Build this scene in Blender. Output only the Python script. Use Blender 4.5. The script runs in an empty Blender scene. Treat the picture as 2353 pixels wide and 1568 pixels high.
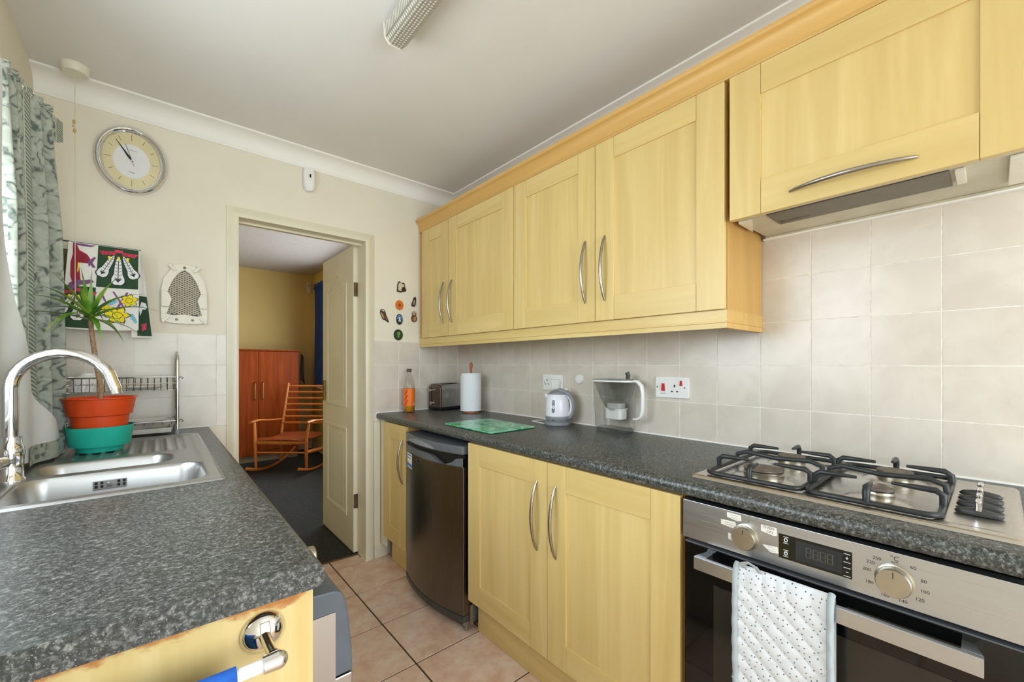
import bpy, bmesh, math, random
from mathutils import Vector, Matrix
random.seed(7)
PI = math.pi
sc = bpy.context.scene

# ------------------------------------------------------------------ camera
CAM_H = 1.22
cd = bpy.data.cameras.new('camera'); cam = bpy.data.objects.new('camera', cd)
sc.collection.objects.link(cam); sc.camera = cam
cam.location = (0, 0, CAM_H)
cam.rotation_euler = (PI/2, 0, -0.7085)
cd.sensor_width = 36.0; cd.sensor_fit = 'HORIZONTAL'
cd.lens = 952.16/2353*36.0
cd.shift_y = (837.3-784.0)/2353
cd.clip_start = 0.02; cd.clip_end = 60

# ------------------------------------------------------------------ sky, window portals, exposure
w = bpy.data.worlds.new('overcast_sky'); sc.world = w; w.use_nodes = True
bg = w.node_tree.nodes['Background']
bg.inputs[1].default_value = 10.0
_nt = w.node_tree; _tc = _nt.nodes.new('ShaderNodeTexCoord'); _sp = _nt.nodes.new('ShaderNodeSeparateXYZ'); _cr = _nt.nodes.new('ShaderNodeValToRGB')
_nt.links.new(_tc.outputs['Generated'], _sp.inputs[0]); _nt.links.new(_sp.outputs[2], _cr.inputs[0]); _nt.links.new(_cr.outputs[0], bg.inputs[0])
_cr.color_ramp.elements[0].position = 0.0; _cr.color_ramp.elements[0].color = (0.66, 0.71, 0.72, 1)     # ground
_cr.color_ramp.elements[1].position = 0.02; _cr.color_ramp.elements[1].color = (0.81, 0.915, 1.0, 1)   # overcast sky
def portal(loc, rot, sx, sy):
    l = bpy.data.lights.new('window_portal', 'AREA'); l.shape = 'RECTANGLE'; l.size = sx; l.size_y = sy
    l.cycles.is_portal = True
    o = bpy.data.objects.new('window_portal', l); sc.collection.objects.link(o)
    o.location = loc; o.rotation_euler = rot
    return o
WIN1 = (0.45, 2.02, 1.06, 2.06)      # left wall: y0 y1 z0 z1
WIN_FILL = (-0.22, 1.50, 0.10, 2.25)      # unseen back wall glazing, added for frontal fill light: x0 x1 z0 z1
WIN3 = (3.60, 5.62, 0.80, 2.20)      # back room right wall: y0 y1 z0 z1
XL, XR, YF, YB, ZC = -0.38, 1.665, 2.546, -1.75, 2.415
portal((XL-.10, (WIN1[0]+WIN1[1])/2, (WIN1[2]+WIN1[3])/2), (0, -PI/2, 0), WIN1[3]-WIN1[2], WIN1[1]-WIN1[0])
portal(((WIN_FILL[0]+WIN_FILL[1])/2, YB-.10, (WIN_FILL[2]+WIN_FILL[3])/2), (PI/2, 0, 0), WIN_FILL[1]-WIN_FILL[0], WIN_FILL[3]-WIN_FILL[2])
portal((1.715+.12, (WIN3[0]+WIN3[1])/2, (WIN3[2]+WIN3[3])/2), (0, PI/2, 0), WIN3[3]-WIN3[2], WIN3[1]-WIN3[0])
vs = sc.view_settings
sc.display_settings.display_device = 'sRGB'
vs.view_transform = 'Standard'; vs.look = 'None'; vs.gamma = 1.0; vs.use_curve_mapping = False
vs.exposure = -0.08
sc.cycles.max_bounces = 10; sc.cycles.diffuse_bounces = 6; sc.cycles.transparent_max_bounces = 16
sc.cycles.caustics_reflective = False; sc.cycles.caustics_refractive = False
sc.cycles.sample_clamp_indirect = 6.0

# ------------------------------------------------------------------ geometry helpers
class G:
    def __init__(s): s.v = []; s.f = []; s.m = []
    def add(s, vf, mi=0):
        o = len(s.v); s.v += [tuple(p) for p in vf[0]]
        for f in vf[1]: s.f.append([i+o for i in f]); s.m.append(mi)
        return s
def box(x0, x1, y0, y1, z0, z1):
    if x0 > x1: x0, x1 = x1, x0
    if y0 > y1: y0, y1 = y1, y0
    if z0 > z1: z0, z1 = z1, z0
    v = [(x0,y0,z0),(x1,y0,z0),(x1,y1,z0),(x0,y1,z0),(x0,y0,z1),(x1,y0,z1),(x1,y1,z1),(x0,y1,z1)]
    return v, [(3,2,1,0),(4,5,6,7),(0,1,5,4),(1,2,6,5),(2,3,7,6),(3,0,4,7)]
def frame_of(d):
    d = Vector(d).normalized()
    a = Vector((0,0,1)) if abs(d.z) < .9 else Vector((1,0,0))
    u = d.cross(a).normalized(); return u, d.cross(u).normalized()
def tube(pts, r, n=10, closed=False, flat=None, caps=True):
    """swept tube; r number or list; flat=(ku,kv) scales the section"""
    P = [Vector(p) for p in pts]; N = len(P)
    R = r if isinstance(r, (list, tuple)) else [r]*N
    v = []; f = []
    def tan(i):
        if closed: return (P[(i+1) % N]-P[(i-1) % N]).normalized()
        return (P[min(i+1,N-1)]-P[max(i-1,0)]).normalized()
    u, w_ = frame_of(tan(0)); prev = tan(0)
    for i in range(N):
        t = tan(i)
        if i:
            q = prev.rotation_difference(t); u = q @ u; w_ = q @ w_
        prev = t
        ku, kv = flat if flat else (1, 1)
        for k in range(n):
            a = 2*PI*k/n
            v.append(P[i]+u*(math.cos(a)*R[i]*ku)+w_*(math.sin(a)*R[i]*kv))
    for i in range(N if closed else N-1):
        for k in range(n):
            a = i*n+k; b = i*n+(k+1) % n; j = ((i+1) % N)*n
            f.append((a, b, j+(k+1) % n, j+k))
    if caps and not closed:
        f.append(tuple(range(n-1, -1, -1))); f.append(tuple((N-1)*n+k for k in range(n)))
    return v, f
def cyl(p0, p1, r0, r1=None, n=20):
    r1 = r0 if r1 is None else r1
    return tube([p0, p1], [r0, r1], n)
def lathe(prof, c=(0,0,0), axis=(0,0,1), n=32, sx=1.0, sy=1.0, cap=True):
    """prof: (r, h) pairs along axis"""
    ax = Vector(axis).normalized(); u, w_ = frame_of(ax)
    if abs(ax.z) > .99: u, w_ = Vector((1,0,0)), Vector((0,1,0))*(1 if ax.z > 0 else -1)
    c = Vector(c); v = []; f = []
    for r, h in prof:
        for k in range(n):
            a = 2*PI*k/n
            v.append(c+ax*h+u*(math.cos(a)*r*sx)+w_*(math.sin(a)*r*sy))
    for i in range(len(prof)-1):
        for k in range(n):
            f.append((i*n+k, i*n+(k+1) % n, (i+1)*n+(k+1) % n, (i+1)*n+k))
    if cap:
        if prof[0][0] > 1e-5: f.append(tuple(range(n-1, -1, -1)))
        if prof[-1][0] > 1e-5: f.append(tuple((len(prof)-1)*n+k for k in range(n)))
    return v, f
def prism(poly, to3, d0, d1):
    """poly 2d list, to3(a,b,d)->xyz"""
    n = len(poly)
    v = [to3(a, b, d0) for a, b in poly]+[to3(a, b, d1) for a, b in poly]
    f = [tuple(range(n-1, -1, -1)), tuple(range(n, 2*n))]
    for i in range(n): f.append((i, (i+1) % n, n+(i+1) % n, n+i))
    return v, f
def ringprism(outer, inner, to3, d0, d1):
    n = len(outer)
    v = [to3(a,b,d0) for a,b in outer]+[to3(a,b,d1) for a,b in outer]+[to3(a,b,d0) for a,b in inner]+[to3(a,b,d1) for a,b in inner]
    f = []
    for i in range(n):
        j = (i+1) % n
        f += [(i,j,n+j,n+i), (2*n+j,2*n+i,3*n+i,3*n+j), (n+i,n+j,3*n+j,3*n+i), (j,i,2*n+i,2*n+j)]
    return v, f
def grid(fn, nu, nv):
    v = [fn(i/nu, j/nv) for j in range(nv+1) for i in range(nu+1)]
    f = [(j*(nu+1)+i, j*(nu+1)+i+1, (j+1)*(nu+1)+i+1, (j+1)*(nu+1)+i) for j in range(nv) for i in range(nu)]
    return v, f
def sphere(c, r, n=16, m=10, s=(1,1,1)):
    return lathe([(r*math.sin(PI*i/m)*1.0+1e-6, -r*math.cos(PI*i/m)*s[2]) for i in range(m+1)], c, (0,0,1), n, s[0], s[1], cap=False)
def rrect(w2, h2, r, n=5, cx=0, cy=0):
    out = []
    for sx, sy, a0 in ((1,1,0),(-1,1,PI/2),(-1,-1,PI),(1,-1,1.5*PI)):
        for k in range(n+1):
            a = a0+PI/2*k/n
            out.append((cx+sx*(w2-r)+r*math.cos(a), cy+sy*(h2-r)+r*math.sin(a)))
    return out
def ell(a, b, n=32, cx=0, cy=0):
    return [(cx+a*math.cos(2*PI*k/n), cy+b*math.sin(2*PI*k/n)) for k in range(n)]
def mirror_poly(half):   # half outline with x>=0 from bottom to top
    return half+[(-x, y) for x, y in reversed(half) if x > 1e-6]

ORG = {}
def _org(o): return ORG.get(o.name, Vector((0,0,0))) if o else Vector((0,0,0))
def add(name, g, mats, parent=None, smooth=35, bevel=0, seg=2, local=False, origin=None, uv=None):
    """one mesh object. world coordinates unless local."""
    if isinstance(g, tuple): g = G().add(g)
    if not isinstance(mats, (list, tuple)): mats = [mats]
    me = bpy.data.meshes.new(name)
    off = Vector((0,0,0))
    if not local:
        off = _org(parent) if parent else (Vector(origin) if origin else Vector((0,0,0)))
    me.from_pydata([tuple(Vector(p)-off) for p in g.v], [], g.f)
    for m in mats: me.materials.append(m)
    if len(mats) > 1: me.polygons.foreach_set('material_index', g.m)
    if uv:
        ul = me.uv_layers.new(name='UVMap'); nu, nv, u0, u1, v0, v1 = uv
        for lp in me.loops:
            i = lp.vertex_index; ul.data[lp.index].uv = (u0+(u1-u0)*(i % (nu+1))/nu, v0+(v1-v0)*(i//(nu+1))/nv)
    bm = bmesh.new(); bm.from_mesh(me)
    bmesh.ops.recalc_face_normals(bm, faces=bm.faces)
    if bevel:
        es = [e for e in bm.edges if len(e.link_faces) == 2 and e.calc_face_angle(0) > .6]
        bmesh.ops.bevel(bm, geom=es, offset=bevel, segments=seg, profile=.5, affect='EDGES', clamp_overlap=True)
    bm.to_mesh(me); bm.free()
    if smooth is not None:
        me.polygons.foreach_set('use_smooth', [True]*len(me.polygons))
        me.set_sharp_from_angle(angle=math.radians(smooth))
    o = bpy.data.objects.new(name, me); sc.collection.objects.link(o)
    if bevel:
        wn = o.modifiers.new('weighted', 'WEIGHTED_NORMAL'); wn.keep_sharp = True
    if parent:
        o.parent = parent; ORG[o.name] = _org(parent)
    else:
        o.location = off; ORG[o.name] = off
    return o
def tag(o, label=None, cat=None, group=None, kind=None):
    if label: o['label'] = label
    if cat: o['category'] = cat
    if group: o['group'] = group
    if kind: o['kind'] = kind
    return o
def thing(name, label, cat, loc, group=None, rotz=0):
    o = bpy.data.objects.new(name, None); sc.collection.objects.link(o)
    o.empty_display_size = .05; o.location = loc; o.rotation_euler = (0,0,rotz); ORG[o.name] = Vector(loc)
    return tag(o, label, cat, group)
def struct(name, g, mats, parent=None, **k):
    o = add(name, g, mats, parent, **k)
    if not parent: o['kind'] = 'structure'
    return o
def inst(src, parent, loc, rot=None, scale=None):
    o = src.copy(); sc.collection.objects.link(o); o.parent = parent; o.location = loc
    if rot: o.rotation_euler = rot
    if scale: o.scale = scale
    return o
def text(name, s, size, to3, mat, parent, align='CENTER', ext=0.0003):
    """flat lettering; to3(a,b,d)->world with a to the right, b up"""
    cu = bpy.data.curves.new(name, 'FONT'); cu.body = s; cu.size = size; cu.align_x = align; cu.align_y = 'CENTER'
    cu.resolution_u = 3
    o = bpy.data.objects.new(name, cu); sc.collection.objects.link(o)
    dg = bpy.context.evaluated_depsgraph_get()
    me = bpy.data.meshes.new_from_object(o.evaluated_get(dg))
    g = G(); g.v = [to3(v.co.x, v.co.y, ext) for v in me.vertices]; g.f = [list(p.vertices) for p in me.polygons]; g.m = [0]*len(g.f)
    bpy.data.objects.remove(o); bpy.data.curves.remove(cu); bpy.data.meshes.remove(me)
    return add(name, g, mat, parent, smooth=None)

# ------------------------------------------------------------------ materials
def lin(r, g, b):
    f = lambda c: (c/255/12.92) if c <= 10 else ((c/255+.055)/1.055)**2.4
    return (f(r), f(g), f(b), 1)
def mix(nt, fac, a, b):
    m = nt.nodes.new('ShaderNodeMix'); m.data_type = 'RGBA'
    for s, x in ((m.inputs[0], fac), (m.inputs[6], a), (m.inputs[7], b)):
        if hasattr(x, 'links'): nt.links.new(x, s)
        else: s.default_value = x
    return m.outputs[2]
def ramp(nt, src, stops, interp='LINEAR'):
    r = nt.nodes.new('ShaderNodeValToRGB'); nt.links.new(src, r.inputs[0]); r.color_ramp.interpolation = interp
    e = r.color_ramp.elements
    while len(e) < len(stops): e.new(.5)
    for x, (p, c) in zip(e, stops): x.position = p; x.color = c if len(c) == 4 else (*c, 1)
    return r.outputs[0]
def g4(v): return (v, v, v, 1)
def coords(nt, scale=(1,1,1), rnd=False, loc=(0,0,0), rot=(0,0,0)):
    tc = nt.nodes.new('ShaderNodeTexCoord'); mp = nt.nodes.new('ShaderNodeMapping')
    mp.inputs['Scale'].default_value = scale; mp.inputs['Location'].default_value = loc; mp.inputs['Rotation'].default_value = rot
    src = tc.outputs['Object']
    if rnd:
        oi = nt.nodes.new('ShaderNodeObjectInfo'); vm = nt.nodes.new('ShaderNodeVectorMath'); vm.operation = 'MULTIPLY_ADD'
        cb = nt.nodes.new('ShaderNodeCombineXYZ')
        for i in range(3): nt.links.new(oi.outputs['Random'], cb.inputs[i])
        nt.links.new(cb.outputs[0], vm.inputs[0]); vm.inputs[1].default_value = (7.3, 11.9, 5.1)
        nt.links.new(src, vm.inputs[2]); src = vm.outputs[0]
    nt.links.new(src, mp.inputs[0]); return mp.outputs[0]
def noise(nt, vec, scale=5, detail=3, rough=.5, dist=0):
    n = nt.nodes.new('ShaderNodeTexNoise'); nt.links.new(vec, n.inputs['Vector'])
    n.inputs['Scale'].default_value = scale; n.inputs['Detail'].default_value = detail
    n.inputs['Roughness'].default_value = rough; n.inputs['Distortion'].default_value = dist
    return n.outputs['Fac']
def voro(nt, vec, scale, feature='F1'):
    n = nt.nodes.new('ShaderNodeTexVoronoi'); n.feature = feature; nt.links.new(vec, n.inputs['Vector']); n.inputs['Scale'].default_value = scale
    return n
def wave(nt, vec, scale, dist, detail=2, dscale=1, kind='BANDS', d='X'):
    n = nt.nodes.new('ShaderNodeTexWave'); n.wave_type = kind; nt.links.new(vec, n.inputs['Vector'])
    if kind == 'BANDS': n.bands_direction = d
    n.inputs['Scale'].default_value = scale; n.inputs['Distortion'].default_value = dist
    n.inputs['Detail'].default_value = detail; n.inputs['Detail Scale'].default_value = dscale
    return n.outputs['Fac']
def bump(nt, bs, h, strength=.2, dist=.002):
    b = nt.nodes.new('ShaderNodeBump'); b.inputs['Strength'].default_value = strength; b.inputs['Distance'].default_value = dist
    nt.links.new(h, b.inputs['Height']); nt.links.new(b.outputs[0], bs.inputs['Normal'])
def newmat(name):
    m = bpy.data.materials.new(name); m.use_nodes = True
    nt = m.node_tree; return m, nt, nt.nodes['Principled BSDF']
def setv(bs, **k):
    for a, b in k.items():
        s = bs.inputs[a.replace('_', ' ')]
        if hasattr(b, 'links'): bs.id_data.links.new(b, s)
        else: s.default_value = b
def plain(name, col, rough=.5, metal=0.0, var=.06, scale=30, bmp=0, trans=0, ior=1.45, coat=0, alpha=1, sheen=0, rnd=True, spec=.5):
    m, nt, bs = newmat(name)
    n = noise(nt, coords(nt, rnd=rnd), scale, 3)
    c2 = tuple(max(0, c*(1-var*2)) for c in col[:3])+(1,)
    c1 = tuple(min(1, c*(1+var)) for c in col[:3])+(1,)
    setv(bs, Base_Color=ramp(nt, n, [(.3, c2), (.7, c1)]), Roughness=rough, Metallic=metal, IOR=ior)
    bs.inputs['Transmission Weight'].default_value = trans; bs.inputs['Coat Weight'].default_value = coat
    bs.inputs['Alpha'].default_value = alpha; bs.inputs['Sheen Weight'].default_value = sheen
    bs.inputs['Specular IOR Level'].default_value = spec
    if bmp: bump(nt, bs, n, bmp)
    return m
def wood(name, c_lo, c_hi, axis='Z', rough=.38, fine=1.0, fig=1.0):
    m, nt, bs = newmat(name)
    st = {'Z': (26, 26, 1.6), 'Y': (26, 1.6, 26), 'X': (1.6, 26, 26)}[axis]
    v = coords(nt, st, rnd=True)
    n1 = noise(nt, v, 1.0*fine, 5, .6, .6)
    v2 = coords(nt, tuple(x*.22 for x in st), rnd=True)
    n2 = noise(nt, v2, 1.0, 2, .5, 1.5*fig)
    a = mix(nt, ramp(nt, n1, [(.15, g4(0)), (.85, g4(1))]), c_lo, c_hi)
    d = tuple(c*.86 for c in c_lo[:3])+(1,)
    b = mix(nt, ramp(nt, n2, [(.42, g4(.34)), (.52, g4(0)), (.62, g4(.2))]), a, d)
    setv(bs, Base_Color=b, Roughness=rough)
    bump(nt, bs, n1, .04, .001)
    return m
M = {}
MAPLE_LO, MAPLE_HI = lin(206, 178, 110), lin(223, 201, 142)
M['maple'] = wood('maple', MAPLE_LO, MAPLE_HI, 'Z')
M['mapleY'] = wood('maple_horizontal', MAPLE_LO, MAPLE_HI, 'Y')
M['maple_trim'] = wood('maple_trim', lin(200,156,84), lin(220,182,112), 'Y', rough=.45)
M['maple_side'] = wood('maple_side', lin(190,146,78), lin(206,164,94), 'Z', rough=.45)
def stained(name):
    m, nt, bs = newmat(name)
    v = coords(nt, (26, 26, 1.6)); n1 = noise(nt, v, 1, 5, .6, .6)
    a = mix(nt, ramp(nt, n1, [(.25, g4(0)), (.75, g4(1))]), MAPLE_LO, MAPLE_HI)
    tc = nt.nodes.new('ShaderNodeTexCoord'); sp = nt.nodes.new('ShaderNodeSeparateXYZ'); nt.links.new(tc.outputs['Object'], sp.inputs[0])
    nn = noise(nt, coords(nt, (1,1,1.5)), 22, 4, .6)
    md = nt.nodes.new('ShaderNodeMath'); md.operation = 'MULTIPLY_ADD'; nt.links.new(nn, md.inputs[0]); md.inputs[1].default_value = .055; nt.links.new(sp.outputs[2], md.inputs[2])
    f = ramp(nt, md.outputs[0], [(.884, g4(0)), (.892, g4(1))])
    st = mix(nt, noise(nt, coords(nt), 60, 3), lin(150,78,22), lin(205,140,60))
    setv(bs, Base_Color=mix(nt, f, a, st), Roughness=.5); return m
M['maple_stained'] = stained('maple_water_damaged')
def worktop(name):
    m, nt, bs = newmat(name)
    v = coords(nt)
    n1 = noise(nt, v, 150, 5, .65, .4); n2 = noise(nt, v, 420, 2, .5)
    base = ramp(nt, n1, [(.34, lin(28,29,28)), (.48, lin(56,58,56)), (.57, lin(88,90,87)), (.70, lin(150,150,144))])
    fl = ramp(nt, n2, [(.62, g4(0)), (.72, g4(1))])
    c = mix(nt, fl, base, lin(150,154,148))
    hue = noise(nt, v, 12, 2)
    c = mix(nt, ramp(nt, hue, [(.45, g4(0)), (.6, g4(.12))]), c, lin(60,78,70))
    setv(bs, Base_Color=c, Roughness=.33); bump(nt, bs, n1, .08, .0006)
    return m
M['worktop'] = worktop('worktop_speckle')
def floor_tile(name):
    m, nt, bs = newmat(name)
    v = coords(nt, rnd=True)
    n1 = noise(nt, v, 9, 5, .6, .3); n2 = noise(nt, v, 26, 4, .6)
    c = ramp(nt, n1, [(.3, lin(200,164,140)), (.48, lin(222,194,172)), (.68, lin(228,212,196))])
    c = mix(nt, ramp(nt, n2, [(.45, g4(0)), (.7, g4(.5))]), c, lin(204,160,134))
    setv(bs, Base_Color=c, Roughness=.42); bump(nt, bs, n2, .08, .001); return m
M['floor_tile'] = floor_tile('terracotta_tile')
def wall_tile(name):
    m, nt, bs = newmat(name)
    v = coords(nt, rnd=True)
    n1 = noise(nt, v, 7, 4, .55, .5); n2 = noise(nt, v, 16, 5, .7, 1.0)
    c = ramp(nt, n1, [(.35, lin(204,195,183)), (.6, lin(214,206,194))])
    c = mix(nt, ramp(nt, n2, [(.60, g4(0)), (.72, g4(.22))]), c, lin(188,174,160))
    setv(bs, Base_Color=c, Roughness=.22); return m
M['wall_tile'] = wall_tile('cream_wall_tile')
M['grout'] = plain('grout', lin(234,228,218), .8, var=.08, scale=60)
M['floor_grout'] = plain('floor_grout', lin(70,52,38), .85, var=.15, scale=60)
M['paint'] = plain('cream_paint', lin(226,220,204), .75, var=.025, scale=3, bmp=.03)
M['ceiling'] = plain('ceiling_paint', lin(223,222,219), .85, var=.02, scale=2)
M['coving'] = plain('coving_paint', lin(238,237,233), .6, var=.015, scale=4)
M['gloss_white'] = plain('gloss_trim_paint', lin(222,216,194), .3, var=.03, scale=4)
M['room_paint'] = plain('back_room_paint', lin(210,184,120), .75, var=.03, scale=3)
M['artex'] = plain('artex_ceiling', lin(190,184,182), .8, var=.04, scale=26, bmp=.5)
M['upvc'] = plain('white_upvc', lin(235,236,236), .3, var=.01)
M['carpet'] = plain('dark_carpet', lin(50,50,47), .95, var=.45, scale=140, bmp=.5)
def steel(name, col, rough=.28, axis='Y', k=1.0):
    m, nt, bs = newmat(name)
    st = {'Y': (900, 5, 900), 'X': (5, 900, 900), 'Z': (900, 900, 5)}[axis]
    n = noise(nt, coords(nt, st, rnd=True), 1.0, 3, .6)
    c1 = tuple(c*.93 for c in col[:3])+(1,)
    setv(bs, Base_Color=ramp(nt, n, [(.3, c1), (.7, col)]), Metallic=1.0, Roughness=ramp(nt, n, [(.3, g4(rough*.8)), (.7, g4(rough*1.2))]))
    return m
M['steel'] = steel('brushed_steel', lin(200,203,206), .34, 'Y')
M['steel_sink'] = steel('sink_steel', lin(186,186,184), .36, 'Y')
M['steel_hob'] = steel('hob_steel', lin(205,200,193), .26, 'Y')
M['steel_dark'] = steel('fridge_steel', lin(116,110,105), .3, 'Z')
M['steel_side'] = steel('appliance_steel', lin(170,165,158), .35, 'Z')
M['nickel'] = plain('satin_nickel', lin(168,162,152), .3, 1.0, var=.05)
M['chrome'] = plain('chrome', lin(225,225,225), .06, 1.0, var=.01)
M['chrome_dull'] = plain('wire_chrome', lin(150,148,144), .25, 1.0, var=.1)
M['brass'] = plain('aged_brass', lin(150,120,70), .35, 1.0, var=.1)
M['bronze'] = plain('hinge_metal', lin(110,92,70), .45, .9, var=.15)
M['black'] = plain('black_plastic', lin(24,24,24), .4, var=.1)
M['iron'] = plain('cast_enamel', lin(42,46,46), .35, var=.15, scale=50)
M['black_glass'] = plain('black_glass', lin(10,11,11), .06, var=.02, spec=.6)
M['oven_inner'] = plain('oven_inner_glass', lin(46,44,38), .08, var=.1, scale=6)
M['lcd'] = plain('display_glass', lin(40,46,50), .12, var=.08, scale=8)
M['lcd_digit'] = plain('display_digits', lin(96,92,80), .3, var=.02)
M['silver_pl'] = plain('silver_plastic', lin(184,177,160), .32, .95, var=.03)
M['grey_pl'] = plain('grey_plastic', lin(92,96,100), .35, var=.05)
M['greyblue_pl'] = plain('blue_grey_plastic', lin(84,92,100), .3, var=.04)
M['white_pl'] = plain('white_plastic', lin(232,232,230), .3, var=.01)
M['ivory_pl'] = plain('ivory_plastic', lin(226,222,206), .35, var=.02)
M['mid_grey'] = plain('mid_grey_plastic', lin(134,138,142), .35, var=.03)
M['dk_grey'] = plain('dark_grey_plastic', lin(62,62,60), .4, var=.06)
M['red'] = plain('red_plastic', lin(190,24,30), .35, var=.03)
M['ink'] = plain('black_print', lin(26,24,24), .6, var=.02)
M['ink_grey'] = plain('pencil_print', lin(120,110,110), .7, var=.1)
M['white_print'] = plain('white_print', lin(225,228,228), .5, var=.01)
M['paper'] = plain('paper_label', lin(232,228,220), .8, var=.03, scale=80)
M['tissue'] = plain('paper_towel', lin(228,232,236), .9, var=.03, scale=220, bmp=.25)
M['beech'] = wood('turned_wood', lin(150,78,36), lin(186,104,52), 'Z')
M['pine'] = wood('stained_pine', lin(116,44,8), lin(164,74,18), 'Z', rough=.4, fig=2)
M['pine'].node_tree.nodes['Principled BSDF'].inputs['Specular IOR Level'].default_value = .12
M['chairwood'] = wood('chair_wood', lin(176,96,40), lin(206,126,60), 'Z', rough=.32)
M['leather'] = plain('seat_leather', lin(140,66,28), .38, var=.12, scale=30)
M['orange_pl'] = plain('orange_plastic', lin(224,78,28), .38, var=.04, scale=8)
M['teal_pl'] = plain('teal_plastic', lin(40,190,168), .36, var=.04, scale=8)
M['soil'] = plain('potting_soil', lin(70,48,34), .95, var=.3, scale=90, bmp=.6)
M['bark'] = plain('plant_stem', lin(172,142,108), .8, var=.2, scale=120, bmp=.5)
def leafmat():
    m, nt, bs = newmat('leaf'); n = noise(nt, coords(nt, (1,1,1), rnd=True), 14, 3)
    setv(bs, Base_Color=ramp(nt, n, [(.3, lin(48,98,30)), (.5, lin(104,154,46)), (.7, lin(176,196,80))]), Roughness=.35); return m
M['leaf'] = leafmat()
def fabric(name, kind):
    m, nt, bs = newmat(name)
    if kind == 'curtain':
        tc = nt.nodes.new('ShaderNodeTexCoord'); mp = nt.nodes.new('ShaderNodeMapping'); nt.links.new(tc.outputs['UV'], mp.inputs[0])
        mp.inputs['Scale'].default_value = (9.0, 15.0, 1)
        nz = nt.nodes.new('ShaderNodeTexNoise'); nt.links.new(mp.outputs[0], nz.inputs['Vector']); nz.inputs['Scale'].default_value = 1.3
        vm = nt.nodes.new('ShaderNodeVectorMath'); vm.operation = 'MULTIPLY_ADD'; nt.links.new(nz.outputs['Color'], vm.inputs[0]); vm.inputs[1].default_value = (1.1, 1.1, 0); nt.links.new(mp.outputs[0], vm.inputs[2])
        vo = voro(nt, vm.outputs[0], 1.0); vo.inputs['Randomness'].default_value = .8
        sn = nt.nodes.new('ShaderNodeMath'); sn.operation = 'SINE'; ml = nt.nodes.new('ShaderNodeMath'); ml.operation = 'MULTIPLY'; ml.inputs[1].default_value = 21
        nt.links.new(vo.outputs['Distance'], ml.inputs[0]); nt.links.new(ml.outputs[0], sn.inputs[0])
        mr = nt.nodes.new('ShaderNodeMapRange'); mr.inputs[1].default_value = -1; nt.links.new(sn.outputs[0], mr.inputs[0])
        n2 = noise(nt, mp.outputs[0], 2.2, 3, .6, .6)
        scroll = mix(nt, ramp(nt, mr.outputs[0], [(.05, g4(0)), (.28, g4(.75)), (.8, g4(1))]), lin(90,100,92), lin(160,166,154))
        scroll = mix(nt, ramp(nt, n2, [(.46, g4(0)), (.60, g4(.65))]), scroll, lin(182,189,176))
        # vertical braid stripes
        sp = nt.nodes.new('ShaderNodeSeparateXYZ'); nt.links.new(tc.outputs['UV'], sp.inputs[0])
        mu = nt.nodes.new('ShaderNodeMath'); mu.operation = 'MULTIPLY'; mu.inputs[1].default_value = 1.25; nt.links.new(sp.outputs[0], mu.inputs[0])
        fr = nt.nodes.new('ShaderNodeMath'); fr.operation = 'FRACT'; nt.links.new(mu.outputs[0], fr.inputs[0])
        stripe = ramp(nt, fr.outputs[0], [(.66, g4(0)), (.665, g4(1)), (.765, g4(1)), (.77, g4(0))])
        edge = ramp(nt, fr.outputs[0], [(.652, g4(0)), (.655, g4(1)), (.665, g4(1)), (.668, g4(0)), (.762, g4(0)), (.765, g4(1)), (.775, g4(1)), (.778, g4(0))])
        c2 = nt.nodes.new('ShaderNodeMapping'); nt.links.new(tc.outputs['UV'], c2.inputs[0]); c2.inputs['Scale'].default_value = (30, 58, 1); c2.inputs['Rotation'].default_value = (0, 0, .5)
        br = wave(nt, c2.outputs[0], .55, 1.2, 1, 1.0, 'BANDS', 'Y')
        braid = mix(nt, ramp(nt, br, [(.3, g4(0)), (.5, g4(1))]), lin(98,110,100), lin(166,174,160))
        c = mix(nt, edge, mix(nt, stripe, scroll, braid), lin(184,190,178))
    elif kind == 'mitt':
        tc = nt.nodes.new('ShaderNodeTexCoord'); sp = nt.nodes.new('ShaderNodeSeparateXYZ'); nt.links.new(tc.outputs['Object'], sp.inputs[0])
        cb = nt.nodes.new('ShaderNodeCombineXYZ'); nt.links.new(sp.outputs[1], cb.inputs[0]); nt.links.new(sp.outputs[2], cb.inputs[1])
        vo = voro(nt, cb.outputs[0], 78); vo.voronoi_dimensions = '2D'
        vo.inputs['Randomness'].default_value = .75
        c = mix(nt, ramp(nt, vo.outputs['Distance'], [(.10, g4(1)), (.125, g4(0))]), lin(212,216,220), lin(96,98,104))
    elif kind == 'moss':
        v = coords(nt)
        c = ramp(nt, noise(nt, v, 40, 5, .7, 1), [(.3, lin(30,34,22)), (.5, lin(92,84,58)), (.62, lin(60,70,40)), (.75, lin(170,160,128))])
    setv(bs, Base_Color=c, Roughness=.9); bs.inputs['Sheen Weight'].default_value = .1
    bump(nt, bs, noise(nt, coords(nt), 500, 2), .15, .0006); return m
M['curtain'] = fabric('scroll_print_curtain', 'curtain')
M['mitt'] = fabric('dotted_quilt', 'mitt')
M['moss'] = fabric('moss_print', 'moss')
M['lining'] = plain('curtain_lining', lin(226,230,232), .9, var=.03, scale=12, sheen=.1)
M['mitt_trim'] = plain('grey_binding', lin(166,176,180), .85, var=.05)
M['cotton'] = plain('white_cotton', lin(228,226,220), .9, var=.02, scale=90, bmp=.1)
M['towel_green'] = plain('green_print', lin(46,74,50), .9, var=.06)
M['towel_red'] = plain('red_print', lin(150,40,60), .9, var=.1)
M['towel_pink'] = plain('pink_print', lin(206,70,96), .9, var=.06)
M['towel_purple'] = plain('purple_print', lin(128,84,132), .9, var=.08)
M['towel_yellow'] = plain('yellow_print', lin(236,214,44), .9, var=.05)
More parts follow.
